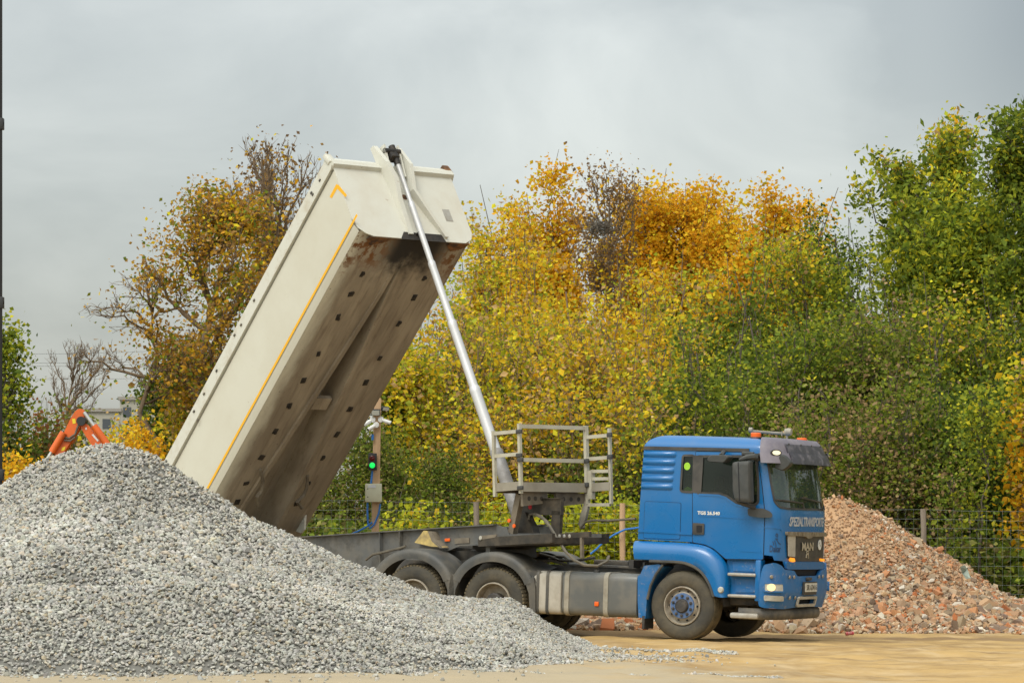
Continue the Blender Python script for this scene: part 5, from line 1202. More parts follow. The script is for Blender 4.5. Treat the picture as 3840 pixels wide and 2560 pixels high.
rh = heap('rubble_heap', rubble_h, .4, 12.2, 55.6, 63, .09, rsize, 62000, RPAL, RW, m_rub, 41, rbase, rkeep, shapes=[((IV, IF), 1), (boxy(), 1)], flatn=(1.15, .8, .6), jit=.25)
n = 26000; X = rng.uniform(1, 11.5, n); Y = rng.uniform(56, 61.6, n); ok = rubble_h(X, Y) > gzv(X, Y)+.02; X, Y = X[ok], Y[ok]; sz = rsize0(X, Y, rng)
v, f, c = stones(np.stack([X, Y, rubble_h(X, Y)+sz*.2], 1), sz, pick(len(X), [(.40, .25, .14), (.33, .20, .11), (.46, .33, .20), (.30, .20, .13), (.42, .22, .10)], [4, 3, 2, 2, 1], 77), 78)
me = rh.data; bmr = from_arrays('tmp', v, f, m_rub, cols=c)
Va = np.empty(len(me.vertices)*3, np.float32); me.vertices.foreach_get('co', Va); Va = Va.reshape(-1, 3); Fa = np.empty(len(me.loops), np.int32); me.loops.foreach_get('vertex_index', Fa); Fa = Fa.reshape(-1, 3); Ca = np.empty(len(me.vertices)*4, np.float32); me.color_attributes['Col'].data.foreach_get('color', Ca); Ca = Ca.reshape(-1, 4)[:, :3]
bpy.data.objects.remove(bmr); bpy.data.objects.remove(rh); rh = from_arrays('rubble_heap', np.concatenate([Va, v]), np.concatenate([Fa, f+len(Va)]), m_rub, cols=np.concatenate([Ca, c]))
tag(rh, 'heap of broken brick and concrete rubble behind the blue cab', 'rubble', kind='stuff')
# ================================================================== trees
def leafmat(name, transl=.48): return mat(name, (.3, .3, .1), .75, attr=True, transl=transl, spec=.25)
m_leaf = leafmat('autumn_leaves')
m_bark = mat('bark', (.085, .07, .052), .95, c2=(.17, .15, .12), amt=.7, scale=6, stretch=(1, 1, .3))
m_twig = mat('twig_bark', (.165, .115, .07), .95, c2=(.25, .19, .13), amt=.6, scale=3)
Y_ = (.88, .60, .03); O_ = (.84, .44, .018); TN = (.58, .39, .17); G_ = (.32, .37, .035); DG = (.09, .14, .018); LG = (.48, .53, .035); BR = (.40, .23, .06); YG = (.66, .60, .035); OL = (.27, .27, .07); PK = (.46, .32, .16); PB = (.38, .25, .12); RD = (.36, .12, .05); MG = (.19, .26, .03)
PAL = {
 'yellow': ([Y_, O_, YG, G_, TN], [46, 12, 20, 8, 14]),
 'orange': ([O_, Y_, (.78, .42, .015), BR, YG], [34, 30, 22, 6, 8]),
 'yellowgreen': ([Y_, YG, G_, LG, TN, MG], [28, 24, 18, 10, 14, 6]),
 'maple': ([YG, Y_, G_, BR, TN, O_], [16, 36, 14, 10, 18, 6]),
 'green': ([MG, G_, DG, YG, LG], [36, 24, 28, 5, 5]),
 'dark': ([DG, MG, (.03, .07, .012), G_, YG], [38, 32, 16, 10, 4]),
 'olive': ([OL, MG, PB, PK, G_, DG], [22, 30, 8, 8, 20, 12]),
 'pinkoak': ([PK, PB, OL, MG, DG, G_], [18, 13, 24, 23, 8, 14]),
 'acacia': ([G_, YG, MG, LG, DG], [30, 14, 32, 8, 14]),
 'rust': ([(.60, .32, .03), BR, (.28, .28, .03), Y_, MG, (.70, .42, .03), TN], [24, 24, 16, 8, 10, 12, 8]),
 'red': ([(.36, .14, .05), BR, OL, MG], [35, 25, 20, 20]),
 'brown': ([(.26, .16, .08), BR, (.22, .14, .07), O_, Y_], [32, 28, 18, 14, 10]),
}
def tubes(br):
    """br: list of (points (m,3), radii (m,), sides) -> arrays of quads"""
    Vs = []; Fs = []; off = 0
    for P, rad, n in br:
        m_ = len(P); T_ = np.gradient(P, axis=0); T_ /= np.linalg.norm(T_, axis=1)[:, None]+1e-9
        ref = np.array([0, 0, 1.]) if abs(T_[0, 2]) < .9 else np.array([1., 0, 0]); A = np.cross(T_, ref); A /= np.linalg.norm(A, axis=1)[:, None]+1e-9; Bv = np.cross(T_, A)
        q = 2*np.pi*np.arange(n)/n; ring = P[:, None]+(A[:, None]*np.cos(q)[None, :, None]+Bv[:, None]*np.sin(q)[None, :, None])*rad[:, None, None]
        Vs.append(ring.reshape(-1, 3)); i, k = np.meshgrid(np.arange(m_-1), np.arange(n), indexing='ij'); a = i*n+k; b = i*n+(k+1) % n; Fs.append(np.stack([a, b, b+n, a+n], -1).reshape(-1, 4)+off); off += m_*n
    return np.concatenate(Vs), np.concatenate(Fs)
def leaves(P, size, cols, r_, droop=0, elong=1.5):
    n = len(P); a = r_.normal(size=(n, 3)); a[:, 2] = a[:, 2]*.7-droop; a /= np.linalg.norm(a, axis=1)[:, None]; b = r_.normal(size=(n, 3)); b -= (b*a).sum(1)[:, None]*a; b /= np.linalg.norm(b, axis=1)[:, None]; c = np.cross(a, b)
    s = (size*np.exp(r_.normal(0, .25, n)))[:, None]; a = a*s*elong*.5; b = b*s*.5; c = c*s*.12
    V = np.stack([P-a, P+b+c-a*.1, P+a, P-b+c-a*.1], 1).reshape(-1, 3); F_ = np.arange(n*4).reshape(n, 4); return V, F_, np.repeat(cols, 4, 0)
def curve(p0, p1, bend, r_, m_=6, sag=0):
    t = np.linspace(0, 1, m_)[:, None]; L_ = np.linalg.norm(p1-p0); P = p0*(1-t)+p1*t; mid = r_.normal(size=3)*bend*L_; mid[2] += sag*L_
    P = P+mid*(4*t*(1-t))*.5; P[1:-1] += r_.normal(size=(m_-2, 3))*L_*.022; return P
def tree(name, px, top, hw, Y, bot, pal, nleaf, leaf=.085, seed=0, label='', cat='tree', group=None, prim=13, sec=6, tw=5, up=.5, trunk=.12, bare=0., mix=None, ry=None, cb=None, shell=.5, bushy=False, twr=.008, lean=0, split=0, barecrown=False, jitter=.27, tcol=None):
    """px/top/hw/bot: columns and rows of the photo (2352 wide) that give position and real size at depth Y"""
    if px > 900 and Y < 90 and not bushy and name != 'sapling' and name != 'ash_tree': bot = 1250 if name != 'acacia_tree' else 1000; prim = int(prim*1.6)
    if 1000 < px < 2420 and 69 < Y < 86 and name in ('maple_tree', 'lime_tree', 'oak_tree'): hw *= 1.28; nleaf *= 1.3
    if px > 900 and name in ('poplar_tree', 'hornbeam_tree') or (Y > 90 and px > 900): bot = 1080; nleaf = int(nleaf*1.25)
    if 1000 < px < 2010 and Y > 79 and name != 'ash_tree': top -= 42*(Y-70)/28; nleaf = int(nleaf*1.3)
    leaf *= .74; nleaf = int(nleaf*(1.2 if name == 'maple_tree' and Y < 85 else 1.7)); tw += 1; twr = min(twr, .012) if name in ('maple_tree', 'ash_tree') else .007; r_ = np.random.default_rng(seed+1000); k = Y/7800; x = (px-1176)*k; z1 = EYE+(1250-top)*k; z0 = EYE+(1250-bot)*k; rx = hw*k; ry_ = rx if ry is None else ry*k
    g = gz(x, Y) if Y < 300 else .3; H = z1-g; c = np.array([0, 0, (z1+z0)/2-g]); rad = np.array([rx, ry_, (z1-z0)/2])
    br = []; base = np.array([0, 0, -.15]); tp = np.array([lean, 0, c[2]+rad[2]*.72])
    TP = curve(base, tp, .05, r_, 9); nt_ = len(TP)
    if not bushy: br.append((TP, np.linspace(trunk, trunk*.15, nt_), 8))
    tips = []; ends = []
    lob = r_.normal(size=(7, 3)); lob /= np.linalg.norm(lob, axis=1)[:, None]; la = r_.uniform(-.32, .38, 7)
    shoots = 1000 < px < 2420 and 66 < Y < 101 and name in ('maple_tree', 'lime_tree', 'oak_tree', 'poplar_tree', 'hornbeam_tree')
    vase = name in ('ash_tree', 'acacia_tree', 'walnut_tree')
    def prof(z):
        if vase: return (.35+.65*(z+1)/1.6 if z < .6 else max(.04, 1-((z-.6)/.44)**2)**.5)
        return max(.05, 1-max(0, z)**1.9)**.75 if z > 0 else 1-.3*z*z
    def env(d): return 1+sum(a_*max(0, float(d@l_))**4 for a_, l_ in zip(la, lob))
    if shoots: prim = int(prim*1.35); sec -= 1
    for i in range(prim):
        az = i*2.39996+r_.uniform(-.4, .4); e = r_.uniform(-.35, 1)**1.0; el = math.asin(max(-1, min(1, e)))
        d = np.array([math.cos(az)*math.cos(el), math.sin(az)*math.cos(el), math.sin(el)]); zf_ = r_.uniform(-.95, 1.0) if i > 2 else r_.uniform(.8, 1.02)
        if vase: zf_ = r_.uniform(-.2, 1.0)
        zf_ = zf_*1.0
        rr_ = prof(zf_)*math.sqrt(r_.uniform(.15, 1))*env(d); end = c+np.array([math.cos(az)*rr_, math.sin(az)*rr_, zf_])*rad
        if shoots:
            rr_ = math.sqrt(r_.random())*1.15; zf_ = (r_.uniform(.42, 1.03)**.6 if Y < 88 else r_.uniform(.72, 1.03))*(1-.30*rr_**2) if i > 4 else r_.uniform(.95, 1.08)*(1-.15*rr_**2)
            end = np.array([math.cos(az)*rr_*rx, math.sin(az)*rr_*ry_, H*zf_])
        if bushy: s0 = np.array([r_.normal(0, rx*.25), r_.normal(0, ry_*.25), -.1])
        else:
            hz_ = max(.10*H, min(end[2]-abs(end[:2]).max()*up*1.5-.12*rad[2]*(up > .5), tp[2]*.92)); t = np.interp(hz_, TP[:, 2], np.arange(nt_)); s0 = TP[int(t)]*(1-(t % 1))+TP[min(int(t)+1, nt_-1)]*(t % 1)
        if shoots: s0 = np.array([end[0]*.3+r_.normal(0, .1), end[1]*.3, H*r_.uniform(.0, .22) if Y < 88 else H*r_.uniform(.25, .5)])
        P = curve(s0, end, .10 if not shoots else .07, r_, 8, sag=-.06 if up > .3 else .05); r0 = trunk*r_.uniform(.30, .42) if not bushy else trunk*.5
        br.append((P, np.linspace(r0, r0*.18, 8), 5)); L0 = np.linalg.norm(end-s0)
        for j in range(sec):
            t = r_.uniform(.35 if not shoots else .12, 1); q = P[int(t*7)]; dd = (P[-1]-P[0])/L0; v = dd*.8+r_.normal(size=3)*.62+np.array([0, 0, up*.7]); v /= np.linalg.norm(v); e2 = q+v*r_.uniform(.16, .40)*max(rx, rad[2]*.5)
            if shoots: e2 = q+v*r_.uniform(.5, 1.15)
            rel = (e2-c)/rad; l_ = math.hypot(rel[0], rel[1]); lim = prof(min(rel[2], .97))*r_.uniform(.9, 1.2)
            if shoots: lim = 9
            if l_ > lim: rel[:2] *= lim/l_
            rel[2] = min(rel[2], r_.uniform(.9, 1.06)); e2 = c+rel*rad
            P2 = curve(q, e2, .12, r_, 5); rr = r0*.28; br.append((P2, np.linspace(rr, rr*.3, 5), 4)); L2 = np.linalg.norm(e2-q)+.1
            for m_ in range(tw):
                q2 = P2[r_.integers(1, 5)]; v = (e2-q)/L2*.8+r_.normal(size=3)*.55+np.array([0, 0, up*.6]); v /= np.linalg.norm(v); e3 = q2+v*r_.uniform(.25, .6)*L2*.8+.0
                P3 = curve(q2, e3, .15, r_, 4); br.append((P3, np.linspace(twr, twr*.35, 4), 3)); tips.append(P3); ends.append(e3)
    tips = np.array(tips)
    root = empty(name, Matrix.Translation((x, Y, g)), label, cat, group)
    V, F_ = tubes(br); from_arrays('branches' if bushy else 'trunk', V, F_, tcol or m_bark, flat=False, parent=root)
    if nleaf:
        nt2 = len(tips); keep = np.ones(nt2) if not bare else (r_.random(nt2) > bare).astype(float); keep = keep*(.10+r_.random(nt2)**1.6); i = r_.choice(nt2, nleaf, p=keep/keep.sum()); t = r_.random(nleaf)**.8*2.9; a = t.astype(int); f = (t-a)[:, None]
        P = tips[i, a]*(1-f)+tips[i, a+1]*f+r_.normal(size=(nleaf, 3))*jitter*np.array([1, 1, .9])
        pal_c, pw_ = PAL[pal]; pal_c = np.array(pal_c); ci = r_.choice(len(pal_c), nt2, p=np.array(pw_)/sum(pw_)); own = r_.choice(len(pal_c), nleaf, p=np.array(pw_)/sum(pw_)); sel = r_.random(nleaf) < .62
        C_ = np.where(sel[:, None], pal_c[ci[i]], pal_c[own])
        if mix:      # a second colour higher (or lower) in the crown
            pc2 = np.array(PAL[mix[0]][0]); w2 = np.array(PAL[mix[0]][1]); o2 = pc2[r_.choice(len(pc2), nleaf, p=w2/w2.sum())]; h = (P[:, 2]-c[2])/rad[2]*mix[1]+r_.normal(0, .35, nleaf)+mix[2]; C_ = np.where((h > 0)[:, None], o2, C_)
        C_ = np.clip(C_*np.exp(r_.normal(-.10, .20, (nleaf, 1))), .004, .9)
        lv, lf, lc = leaves(P, leaf, C_, r_, droop=.5 if name == 'acacia_tree' else .1, elong=2.1 if name == 'acacia_tree' else 1.4); from_arrays('crown', lv, lf, m_leaf, cols=lc, parent=root)
    return root
T_ = tree
far = 'yellow trees along the back of the wood'
def wood():
    # --- back row
    T_('poplar_tree', 1118, 492, 62, 98, 900, 'yellow', 9000, .11, 1, 'small yellow poplar at the left end of the back row, beside the raised body', up=1.0, prim=14)
    T_('poplar_tree', 1195, 470, 60, 99, 900, 'yellow', 8000, .11, 2, 'yellow poplar second from the left in the back row of the wood', up=1.0)
    T_('poplar_tree', 1268, 448, 78, 97, 900, 'orange', 11000, .11, 3, 'broad golden poplar left of the brown half-bare tree', up=1.0, prim=16)
    T_('poplar_tree', 1480, 400, 90, 99, 900, 'orange', 13000, .11, 4, 'bright orange poplar immediately right of the brown half-bare tree', up=1.1, prim=18)
    T_('poplar_tree', 1570, 398, 92, 100, 900, 'orange', 14000, .11, 5, 'tallest bright orange poplar of the back row', up=1.1, prim=18)
    T_('poplar_tree', 1670, 452, 74, 98, 900, 'orange', 10000, .11, 6, 'orange poplar with thin bare twigs on its top, left of the golden maple', up=1.0, prim=15)
    T_('maple_tree', 1765, 462, 84, 92, 900, 'orange', 12000, .11, 7, 'golden maple below the forked bare twigs at the skyline', up=.8, prim=15)
    T_('maple_tree', 1850, 500, 50, 92, 900, 'orange', 6000, .11, 8, 'small golden maple left of the dark green spiky tree', up=.7, prim=12)
    # --- brown, half-bare tree with a nest
    T_('ash_tree', 1385, 385, 120, 88, 760, 'brown', 2000, .085, 9, 'tall brown half-bare tree with a dark nest in its fork', up=1.3, prim=20, sec=7, tw=5, trunk=.10, twr=.009, tcol=m_twig)
    # --- middle row
    mid = [(1085, 600, 80, 80, 'yellowgreen', 7000, 'yellow-green maple close beside the upper part of the ram'),
           (1190, 560, 95, 82, 'yellow', 9500, 'yellow maple between the ram and the half-bare tree'),
           (1300, 590, 90, 80, 'yellow', 9000, 'yellow maple in front of the half-bare tree\'s left side'),
           (1470, 560, 95, 82, 'yellowgreen', 8500, 'yellow-green maple in front of the half-bare tree\'s right side'),
           (1575, 570, 85, 80, 'yellow', 8500, 'bright yellow maple above the gap between platform and cab'),
           (1680, 560, 85, 80, 'green', 9000, 'green tree over the rear end of the blue cab')]
    for i, (px, tp, hw, Y, pl, n, lb) in enumerate(mid): T_('maple_tree', px, tp, hw, Y, 1000, pl, n, .10, 20+i, lb, up=.8, prim=15, trunk=.11, tcol=m_twig)
    near = [(1010, 700, 90, 74, 'maple', 7500, 'brownish maple with bare lower boughs just right of the raised dump body'),
            (1120, 720, 95, 73, 'yellowgreen', 8500, 'yellow and green maple behind the middle of the ram'),
            (1240, 700, 100, 74, 'maple', 9000, 'thinly leaved maple above the left end of the platform'),
            (1395, 680, 120, 73, 'maple', 11000, 'sprawling yellow maple above the platform railing'),
            (1530, 720, 90, 74, 'yellowgreen', 8000, 'yellow-green maple above the gap behind the cab')]
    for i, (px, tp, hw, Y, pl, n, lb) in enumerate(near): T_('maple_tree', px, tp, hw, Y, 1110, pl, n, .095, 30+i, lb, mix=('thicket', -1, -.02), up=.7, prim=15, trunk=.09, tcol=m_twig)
    T_('maple_tree', 1300, 850, 140, 70, 1190, 'maple', 9000, .095, 36, 'low young maple right behind the platform', mix=('thicket', -1, .05), prim=16, trunk=.05, up=.7, tcol=m_twig)
    T_('maple_tree', 1120, 900, 110, 70, 1200, 'maple', 6500, .095, 37, 'low brown-leaved young maple behind the foot of the ram', prim=15, trunk=.05, up=.7, tcol=m_twig)
    T_('maple_tree', 1480, 900, 95, 69, 1200, 'yellowgreen', 6500, .095, 38, 'low young maple behind the rear of the cab', mix=('thicket', -1, .1), prim=14, trunk=.05, up=.7, tcol=m_twig)
    # --- greens over the cab and to the right
    T_('lime_tree', 1600, 740, 95, 72, 1120, 'green', 9000, .085, 40, 'mid-green lime tree above the cab roof\'s rear half', prim=15, up=.7)
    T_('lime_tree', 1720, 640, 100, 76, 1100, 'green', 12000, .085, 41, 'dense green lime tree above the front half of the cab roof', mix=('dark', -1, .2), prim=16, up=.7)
    T_('lime_tree', 1820, 560, 95, 80, 1000, 'green', 12000, .09, 42, 'green tree with yellow patches left of the spiky dark tree', mix=('yellowgreen', 1, -.6), prim=16, up=.8)
    T_('hornbeam_tree', 1920, 478, 80, 82, 900, 'dark', 10000, .085, 43, 'dark green tree with bare spikes standing out of its top', prim=16, up=1.2, twr=.012)
    T_('lime_tree', 1995, 520, 100, 80, 950, 'green', 12000, .09, 44, 'green tree directly right of the dark spiky-topped tree', mix=('acacia', 1, 0), prim=14, up=.8)
    T_('oak_tree', 1830, 740, 130, 70, 1190, 'olive', 16000, .085, 45, 'olive oak whose crown hangs over the blue cab\'s front', mix=('green', 1, -.1), prim=18, up=.5)
    T_('oak_tree', 1985, 660, 130, 71, 1180, 'olive', 17000, .085, 46, 'tall olive and pinkish oak above the brick rubble\'s peak', mix=('pinkoak', -1, .3), prim=18, up=.5)
    T_('oak_tree', 1900, 900, 120, 67, 1230, 'pinkoak', 13000, .08, 47, 'low pinkish-brown oak directly behind the rubble\'s peak', prim=18, up=.4, trunk=.07)
    T_('oak_tree', 2075, 860, 105, 67, 1210, 'pinkoak', 11000, .08, 48, 'pinkish-brown oak above the right slope of the rubble', mix=('olive', 1, -.1), prim=17, up=.4, trunk=.08)
    T_('acacia_tree', 2140, 292, 150, 76, 800, 'acacia', 12000, .085, 49, 'tall airy yellow-green acacia reaching into the sky on the right', prim=18, up=.6, jitter=.22, trunk=.14, mix=('yellow', 1, -1.2))
    T_('acacia_tree', 2340, 245, 75, 72, 800, 'green', 8000, .085, 50, 'tallest dark acacia at the right-hand picture edge', prim=17, up=.9, jitter=.16, mix=('acacia', -1, -.2))
    T_('acacia_tree', 2230, 470, 130, 74, 980, 'acacia', 14000, .085, 51, 'broad yellow-green acacia between the two tall ones', prim=17, up=.6)
    T_('lime_tree', 2050, 600, 90, 76, 950, 'acacia', 9000, .085, 59, 'airy yellow-green tree filling the dip left of the tall airy acacia', prim=15, up=.8)
    T_('lime_tree', 2170, 660, 110, 70, 1130, 'green', 13000, .09, 52, 'big-leaved green tree over the fence, left of the thin bare stem', mix=('yellowgreen', 1, -.7), prim=17)
    T_('lime_tree', 2300, 620, 115, 72, 1130, 'acacia', 13000, .09, 53, 'yellow-green tree in the right-hand part of the wood', mix=('dark', -1, .1), prim=17)
    T_('lime_tree', 2230, 880, 120, 67, 1250, 'dark', 12000, .09, 54, 'dark green tree close behind the wire fence', prim=17, trunk=.08)
    T_('lime_tree', 2370, 860, 80, 68, 1260, 'dark', 8000, .09, 55, 'dark green tree behind the orange maple at the picture edge', prim=14, trunk=.08)
    T_('maple_tree', 2375, 850, 62, 64.5, 1160, 'orange', 2600, .11, 56, 'young orange and yellow maple at the right-hand picture edge', prim=14, trunk=.04, mix=('yellowgreen', 1, -.3))
    T_('sapling', 2250, 930, 52, 64, 1190, 'acacia', 900, .08, 57, 'thin bare-stemmed sapling standing behind the wire fence', prim=10, sec=4, tw=4, trunk=.035, up=.9)
    T_('sapling', 2185, 1100, 40, 64, 1270, 'olive', 500, .08, 58, 'short sapling behind the fence, left of the taller bare-stemmed one', prim=8, sec=4, tw=3, trunk=.025, up=.8)
    # reflected in the windscreen, standing on beyond the picture
    for i, (px, tp) in enumerate(((2560, 500), (2790, 420), (3020, 520), (3260, 300), (3500, 420), (3740, 250), (3990, 380), (4240, 300), (4500, 420))): T_('lime_tree', px, tp, 165, 70, 1240, 'acacia' if i % 2 else 'olive', 4200, .15, 60+i, 'green tree of the wood beyond the right picture edge', group='trees beyond the right picture edge', prim=14)
    # --- left of the dump body
    T_('maple_tree', 500, 440, 205, 76, 960, 'rust', 10500, .095, 70, 'big rust and orange maple rising behind the raised dump body', prim=24, sec=7, tw=5, up=.55, trunk=.20, lean=.3, tcol=m_twig)
    T_('ash_tree', 625, 335, 175, 79, 660, 'brown', 1300, .09, 71, 'bare-twigged brown tree peeping over the dump body', prim=34, sec=9, tw=7, up=1.6, trunk=.13, twr=.009, tcol=m_twig)
    T_('maple_tree', 350, 620, 185, 77, 930, 'rust', 500, .09, 72, 'mostly bare tree spreading its boughs left of the rust maple', prim=20, sec=7, tw=5, up=.2, trunk=.11, twr=.008, tcol=m_twig)
    T_('walnut_tree', 188, 785, 92, 100, 1000, 'brown', 0, .09, 73, 'completely bare tree behind the orange digger arm', prim=20, sec=8, tw=7, up=1.1, trunk=.085, twr=.007, tcol=m_twig)
    T_('willow_tree', 2, 765, 42, 74, 1060, 'acacia', 1500, .10, 74, 'loose green tree at the left-hand picture edge', prim=14, up=.8)
    T_('thorn_bush', 105, 905, 50, 76, 1080, 'red', 4000, .10, 75, 'reddish thorn bush left of the digger arm', prim=12, bushy=True, trunk=.04, cat='bush')
    T_('hazel_bush', 40, 930, 62, 74, 1130, 'thicket', 5000, .10, 76, 'green hazel bush in front of the loose green tree', prim=14, bushy=True, trunk=.04, cat='bush', mix=('maple', 1, -.8))
    T_('hazel_bush', 165, 955, 60, 78, 1080, 'olive', 4000, .10, 77, 'dull green bush directly behind the digger arm', prim=12, bushy=True, trunk=.04, cat='bush')
    T_('maple_bush', 322, 948, 58, 70, 1110, 'orange', 6000, .09, 78, 'bright yellow bush between the gravel heap and the dump body', prim=16, bushy=True, trunk=.04, cat='bush', up=1.0)
    T_('hazel_bush', 262, 955, 42, 72, 1100, 'yellowgreen', 4200, .09, 79, 'yellow-green bush touching the bright yellow one on its left', prim=14, bushy=True, trunk=.04, cat='bush', up=.9)
    T_('pine_tree', 375, 885, 52, 82, 1060, 'dark', 5200, .09, 80, 'small dark green tree above the bright yellow bush', prim=15, up=.6, trunk=.06)
    T_('lime_tree', 450, 830, 80, 78, 1080, 'maple', 6500, .09, 81, 'low mottled tree beneath the rust maple, at the dump body\'s edge', prim=15, up=.6)
    T_('maple_bush', 18, 1025, 40, 66, 1150, 'orange', 2600, .09, 82, 'small yellow and rust bush above the heap\'s left end', prim=12, bushy=True, trunk=.03, cat='bush', up=.9)
    T_('maple_bush', 78, 1055, 34, 66, 1140, 'yellow', 1800, .09, 83, 'little yellow bush left of the digger arm\'s foot', prim=12, bushy=True, trunk=.03, cat='bush', up=.9)
    # --- bushes under the wood, in the gap between dump body and cab
    T_('hawthorn_bush', 860, 985, 120, 66.5, 1270, 'thicket', 15000, .06, 90, 'dense green bush behind the signal post', prim=20, bushy=True, trunk=.04, cat='bush', mix=('olive', -1, .1))
    T_('hawthorn_bush', 1010, 1050, 110, 66, 1275, 'thicket', 13000, .06, 91, 'rounded green bush between signal post and platform', prim=20, bushy=True, trunk=.04, cat='bush', mix=('olive', -1, -.1))
    T_('hawthorn_bush', 745, 1060, 70, 67, 1275, 'olive', 8000, .06, 92, 'olive bush close to the lower end of the dump body', prim=16, bushy=True, trunk=.04, cat='bush')
    T_('lime_tree', 880, 800, 95, 72, 1080, 'green', 7500, .10, 93, 'bright green young tree above the signal post', mix=('yellowgreen', 1, -.2), prim=15, up=.7, trunk=.07)
    T_('maple_tree', 960, 830, 80, 71, 1100, 'yellowgreen', 5500, .10, 94, 'yellow-green young maple between dump body and ram', prim=15, up=.7, trunk=.07, tcol=m_twig)
    T_('vine_bush', 965, 1170, 75, 63.8, 1240, 'lime', 1700, .10, 95, 'lime-green vine climbing the wire fence behind the trailer frame', prim=12, bushy=True, trunk=.02, cat='vine', ry=30)
    T_('vine_bush', 1330, 1150, 85, 63.9, 1300, 'lime', 1900, .10, 96, 'lime-green vine on the fence under the platform', prim=14, bushy=True, trunk=.02, cat='vine', ry=30)
    T_('vine_bush', 1430, 1160, 60, 63.9, 1300, 'lime', 2000, .10, 97, 'lime-green vine round the fence post behind the cab', prim=12, bushy=True, trunk=.02, cat='vine', ry=30)
    T_('vine_bush', 1150, 1165, 60, 63.9, 1290, 'lime', 1500, .10, 98, 'lime-green vine on the fence behind the foot of the ram', prim=12, bushy=True, trunk=.02, cat='vine', ry=30)
PAL['thicket'] = ([MG, DG, OL, G_, (.20, .17, .06)], [26, 34, 20, 10, 14])
PAL['lime'] = ([LG, (.44, .46, .02), G_, YG, Y_], [34, 26, 18, 14, 8])
wood()
# undergrowth and the depth of the wood: nobody could count these
def mass(name, n, x0, x1, y0, y1, zf, leaf, pal, seed, label, cat, zmin=0):
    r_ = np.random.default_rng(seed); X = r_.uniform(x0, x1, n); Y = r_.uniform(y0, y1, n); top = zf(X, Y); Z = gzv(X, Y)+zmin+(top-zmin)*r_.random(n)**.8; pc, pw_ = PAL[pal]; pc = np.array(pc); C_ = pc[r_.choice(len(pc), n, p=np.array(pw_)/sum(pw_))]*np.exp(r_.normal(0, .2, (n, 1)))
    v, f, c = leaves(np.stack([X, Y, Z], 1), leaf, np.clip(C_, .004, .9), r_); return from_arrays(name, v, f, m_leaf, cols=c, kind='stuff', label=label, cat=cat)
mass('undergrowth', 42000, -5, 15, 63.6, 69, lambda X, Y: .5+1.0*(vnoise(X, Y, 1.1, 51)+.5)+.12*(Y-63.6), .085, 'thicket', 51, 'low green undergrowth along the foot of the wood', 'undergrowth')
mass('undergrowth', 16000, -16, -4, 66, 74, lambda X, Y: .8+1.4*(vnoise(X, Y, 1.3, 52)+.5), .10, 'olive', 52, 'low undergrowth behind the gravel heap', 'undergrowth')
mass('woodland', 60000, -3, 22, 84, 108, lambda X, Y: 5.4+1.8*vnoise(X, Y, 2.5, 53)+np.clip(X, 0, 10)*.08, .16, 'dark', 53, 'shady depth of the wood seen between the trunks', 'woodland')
mass('leaf_litter', 9000, -6, 13, 61.5, 64.5, lambda X, Y: .06+0*X, .07, 'brown', 54, 'fallen leaves and dry weeds along the fence foot', 'leaf litter')
# nest in the half-bare tree
r_ = np.random.default_rng(3); nb = []
for i in range(150):
    c = np.array([0, 0, 0])+r_.normal(size=3)*np.array([.16, .16, .09]); d = r_.normal(size=3); d /= np.linalg.norm(d); nb.append((np.array([c-d*.15, c, c+d*.15]), np.array([.008, .01, .006]), 3))
V, F_ = tubes(nb); p = at(1378/.6125, 522/.6125, 86.5); o = from_arrays('bird_nest', V, F_, m_bark, label='dark twig nest in the fork of the half-bare brown tree', cat='nest'); o.location = p
# ================================================================== wire fence
m_wood = mat('weathered_post', (.26, .215, .17), .9, c2=(.14, .115, .09), amt=.6, scale=5, stretch=(3, 3, .4))
m_newwood = mat('new_timber', (.55, .37, .22), .8, c2=(.42, .27, .15), amt=.6, scale=5, stretch=(4, 4, .35))
m_wire = mat('fence_wire', (.24, .27, .25), .6, .2)
YF = 63.0
fence = empty('wire_fence', Matrix.Translation((0, YF, 0)), 'wire mesh fence on rough wooden posts running along the wood', 'fence')
for i, (px, top) in enumerate(((60, 1165), (405, 1160), (1095, 1152), (1430, 1155), (1765, 1165), (2120, 1168), (2470, 1170))):
    x = (px-1176)/7800*YF; zt = EYE+(1250-top)/7800*YF; g = gz(x, YF); mb = MB(); r0 = .055
    P = [Vector((x+.002*random.uniform(-1, 1)*k, -.06, g-.3+(zt-g+.3)*k/6)) for k in range(7)]; mb.tube(P, [r0*random.uniform(.93, 1.05) for _ in P], 9); mb.build('post', m_newwood if px == 1430 else m_wood, fence)
mb = MB(); xa, xb = -9.2, 11; 
for k in range(11):
    z = .12+.17*k; pts = [Vector((x, .0+.01*math.sin(x), gz(x, YF)+z+.012*math.sin(x*3+k))) for x in np.arange(xa, xb, .8)]; mb.tube(pts, .0022, 3, cap=False)
x = xa
while x < xb: g = gz(x, YF); mb.tube([(x, .004, g+.1), (x+random.uniform(-.01, .01), .004, g+1.84)], .0018, 3, cap=False); x += .15
mb.build('wire_mesh', m_wire, fence, smooth=0)
# blue hose hung along the fence behind the cab
m_bhose = mat('blue_hose', (.02, .16, .50), .45)
mb = MB(); mb.tube([at(*C4(1040, 1290), 62.8), at(*C4(1090, 1250), 62.8), at(*C4(1150, 1190), 62.8), at(*C4(1235, 1130), 62.8), at(*C4(1330, 1085), 62.8), at(*C4(1440, 1070), 62.8), at(*C4(1600, 1075), 62.8)], .018, 6)
tag(mb.build('blue_hose', m_bhose), 'thin blue hose hung on the fence behind the cab', 'hose')
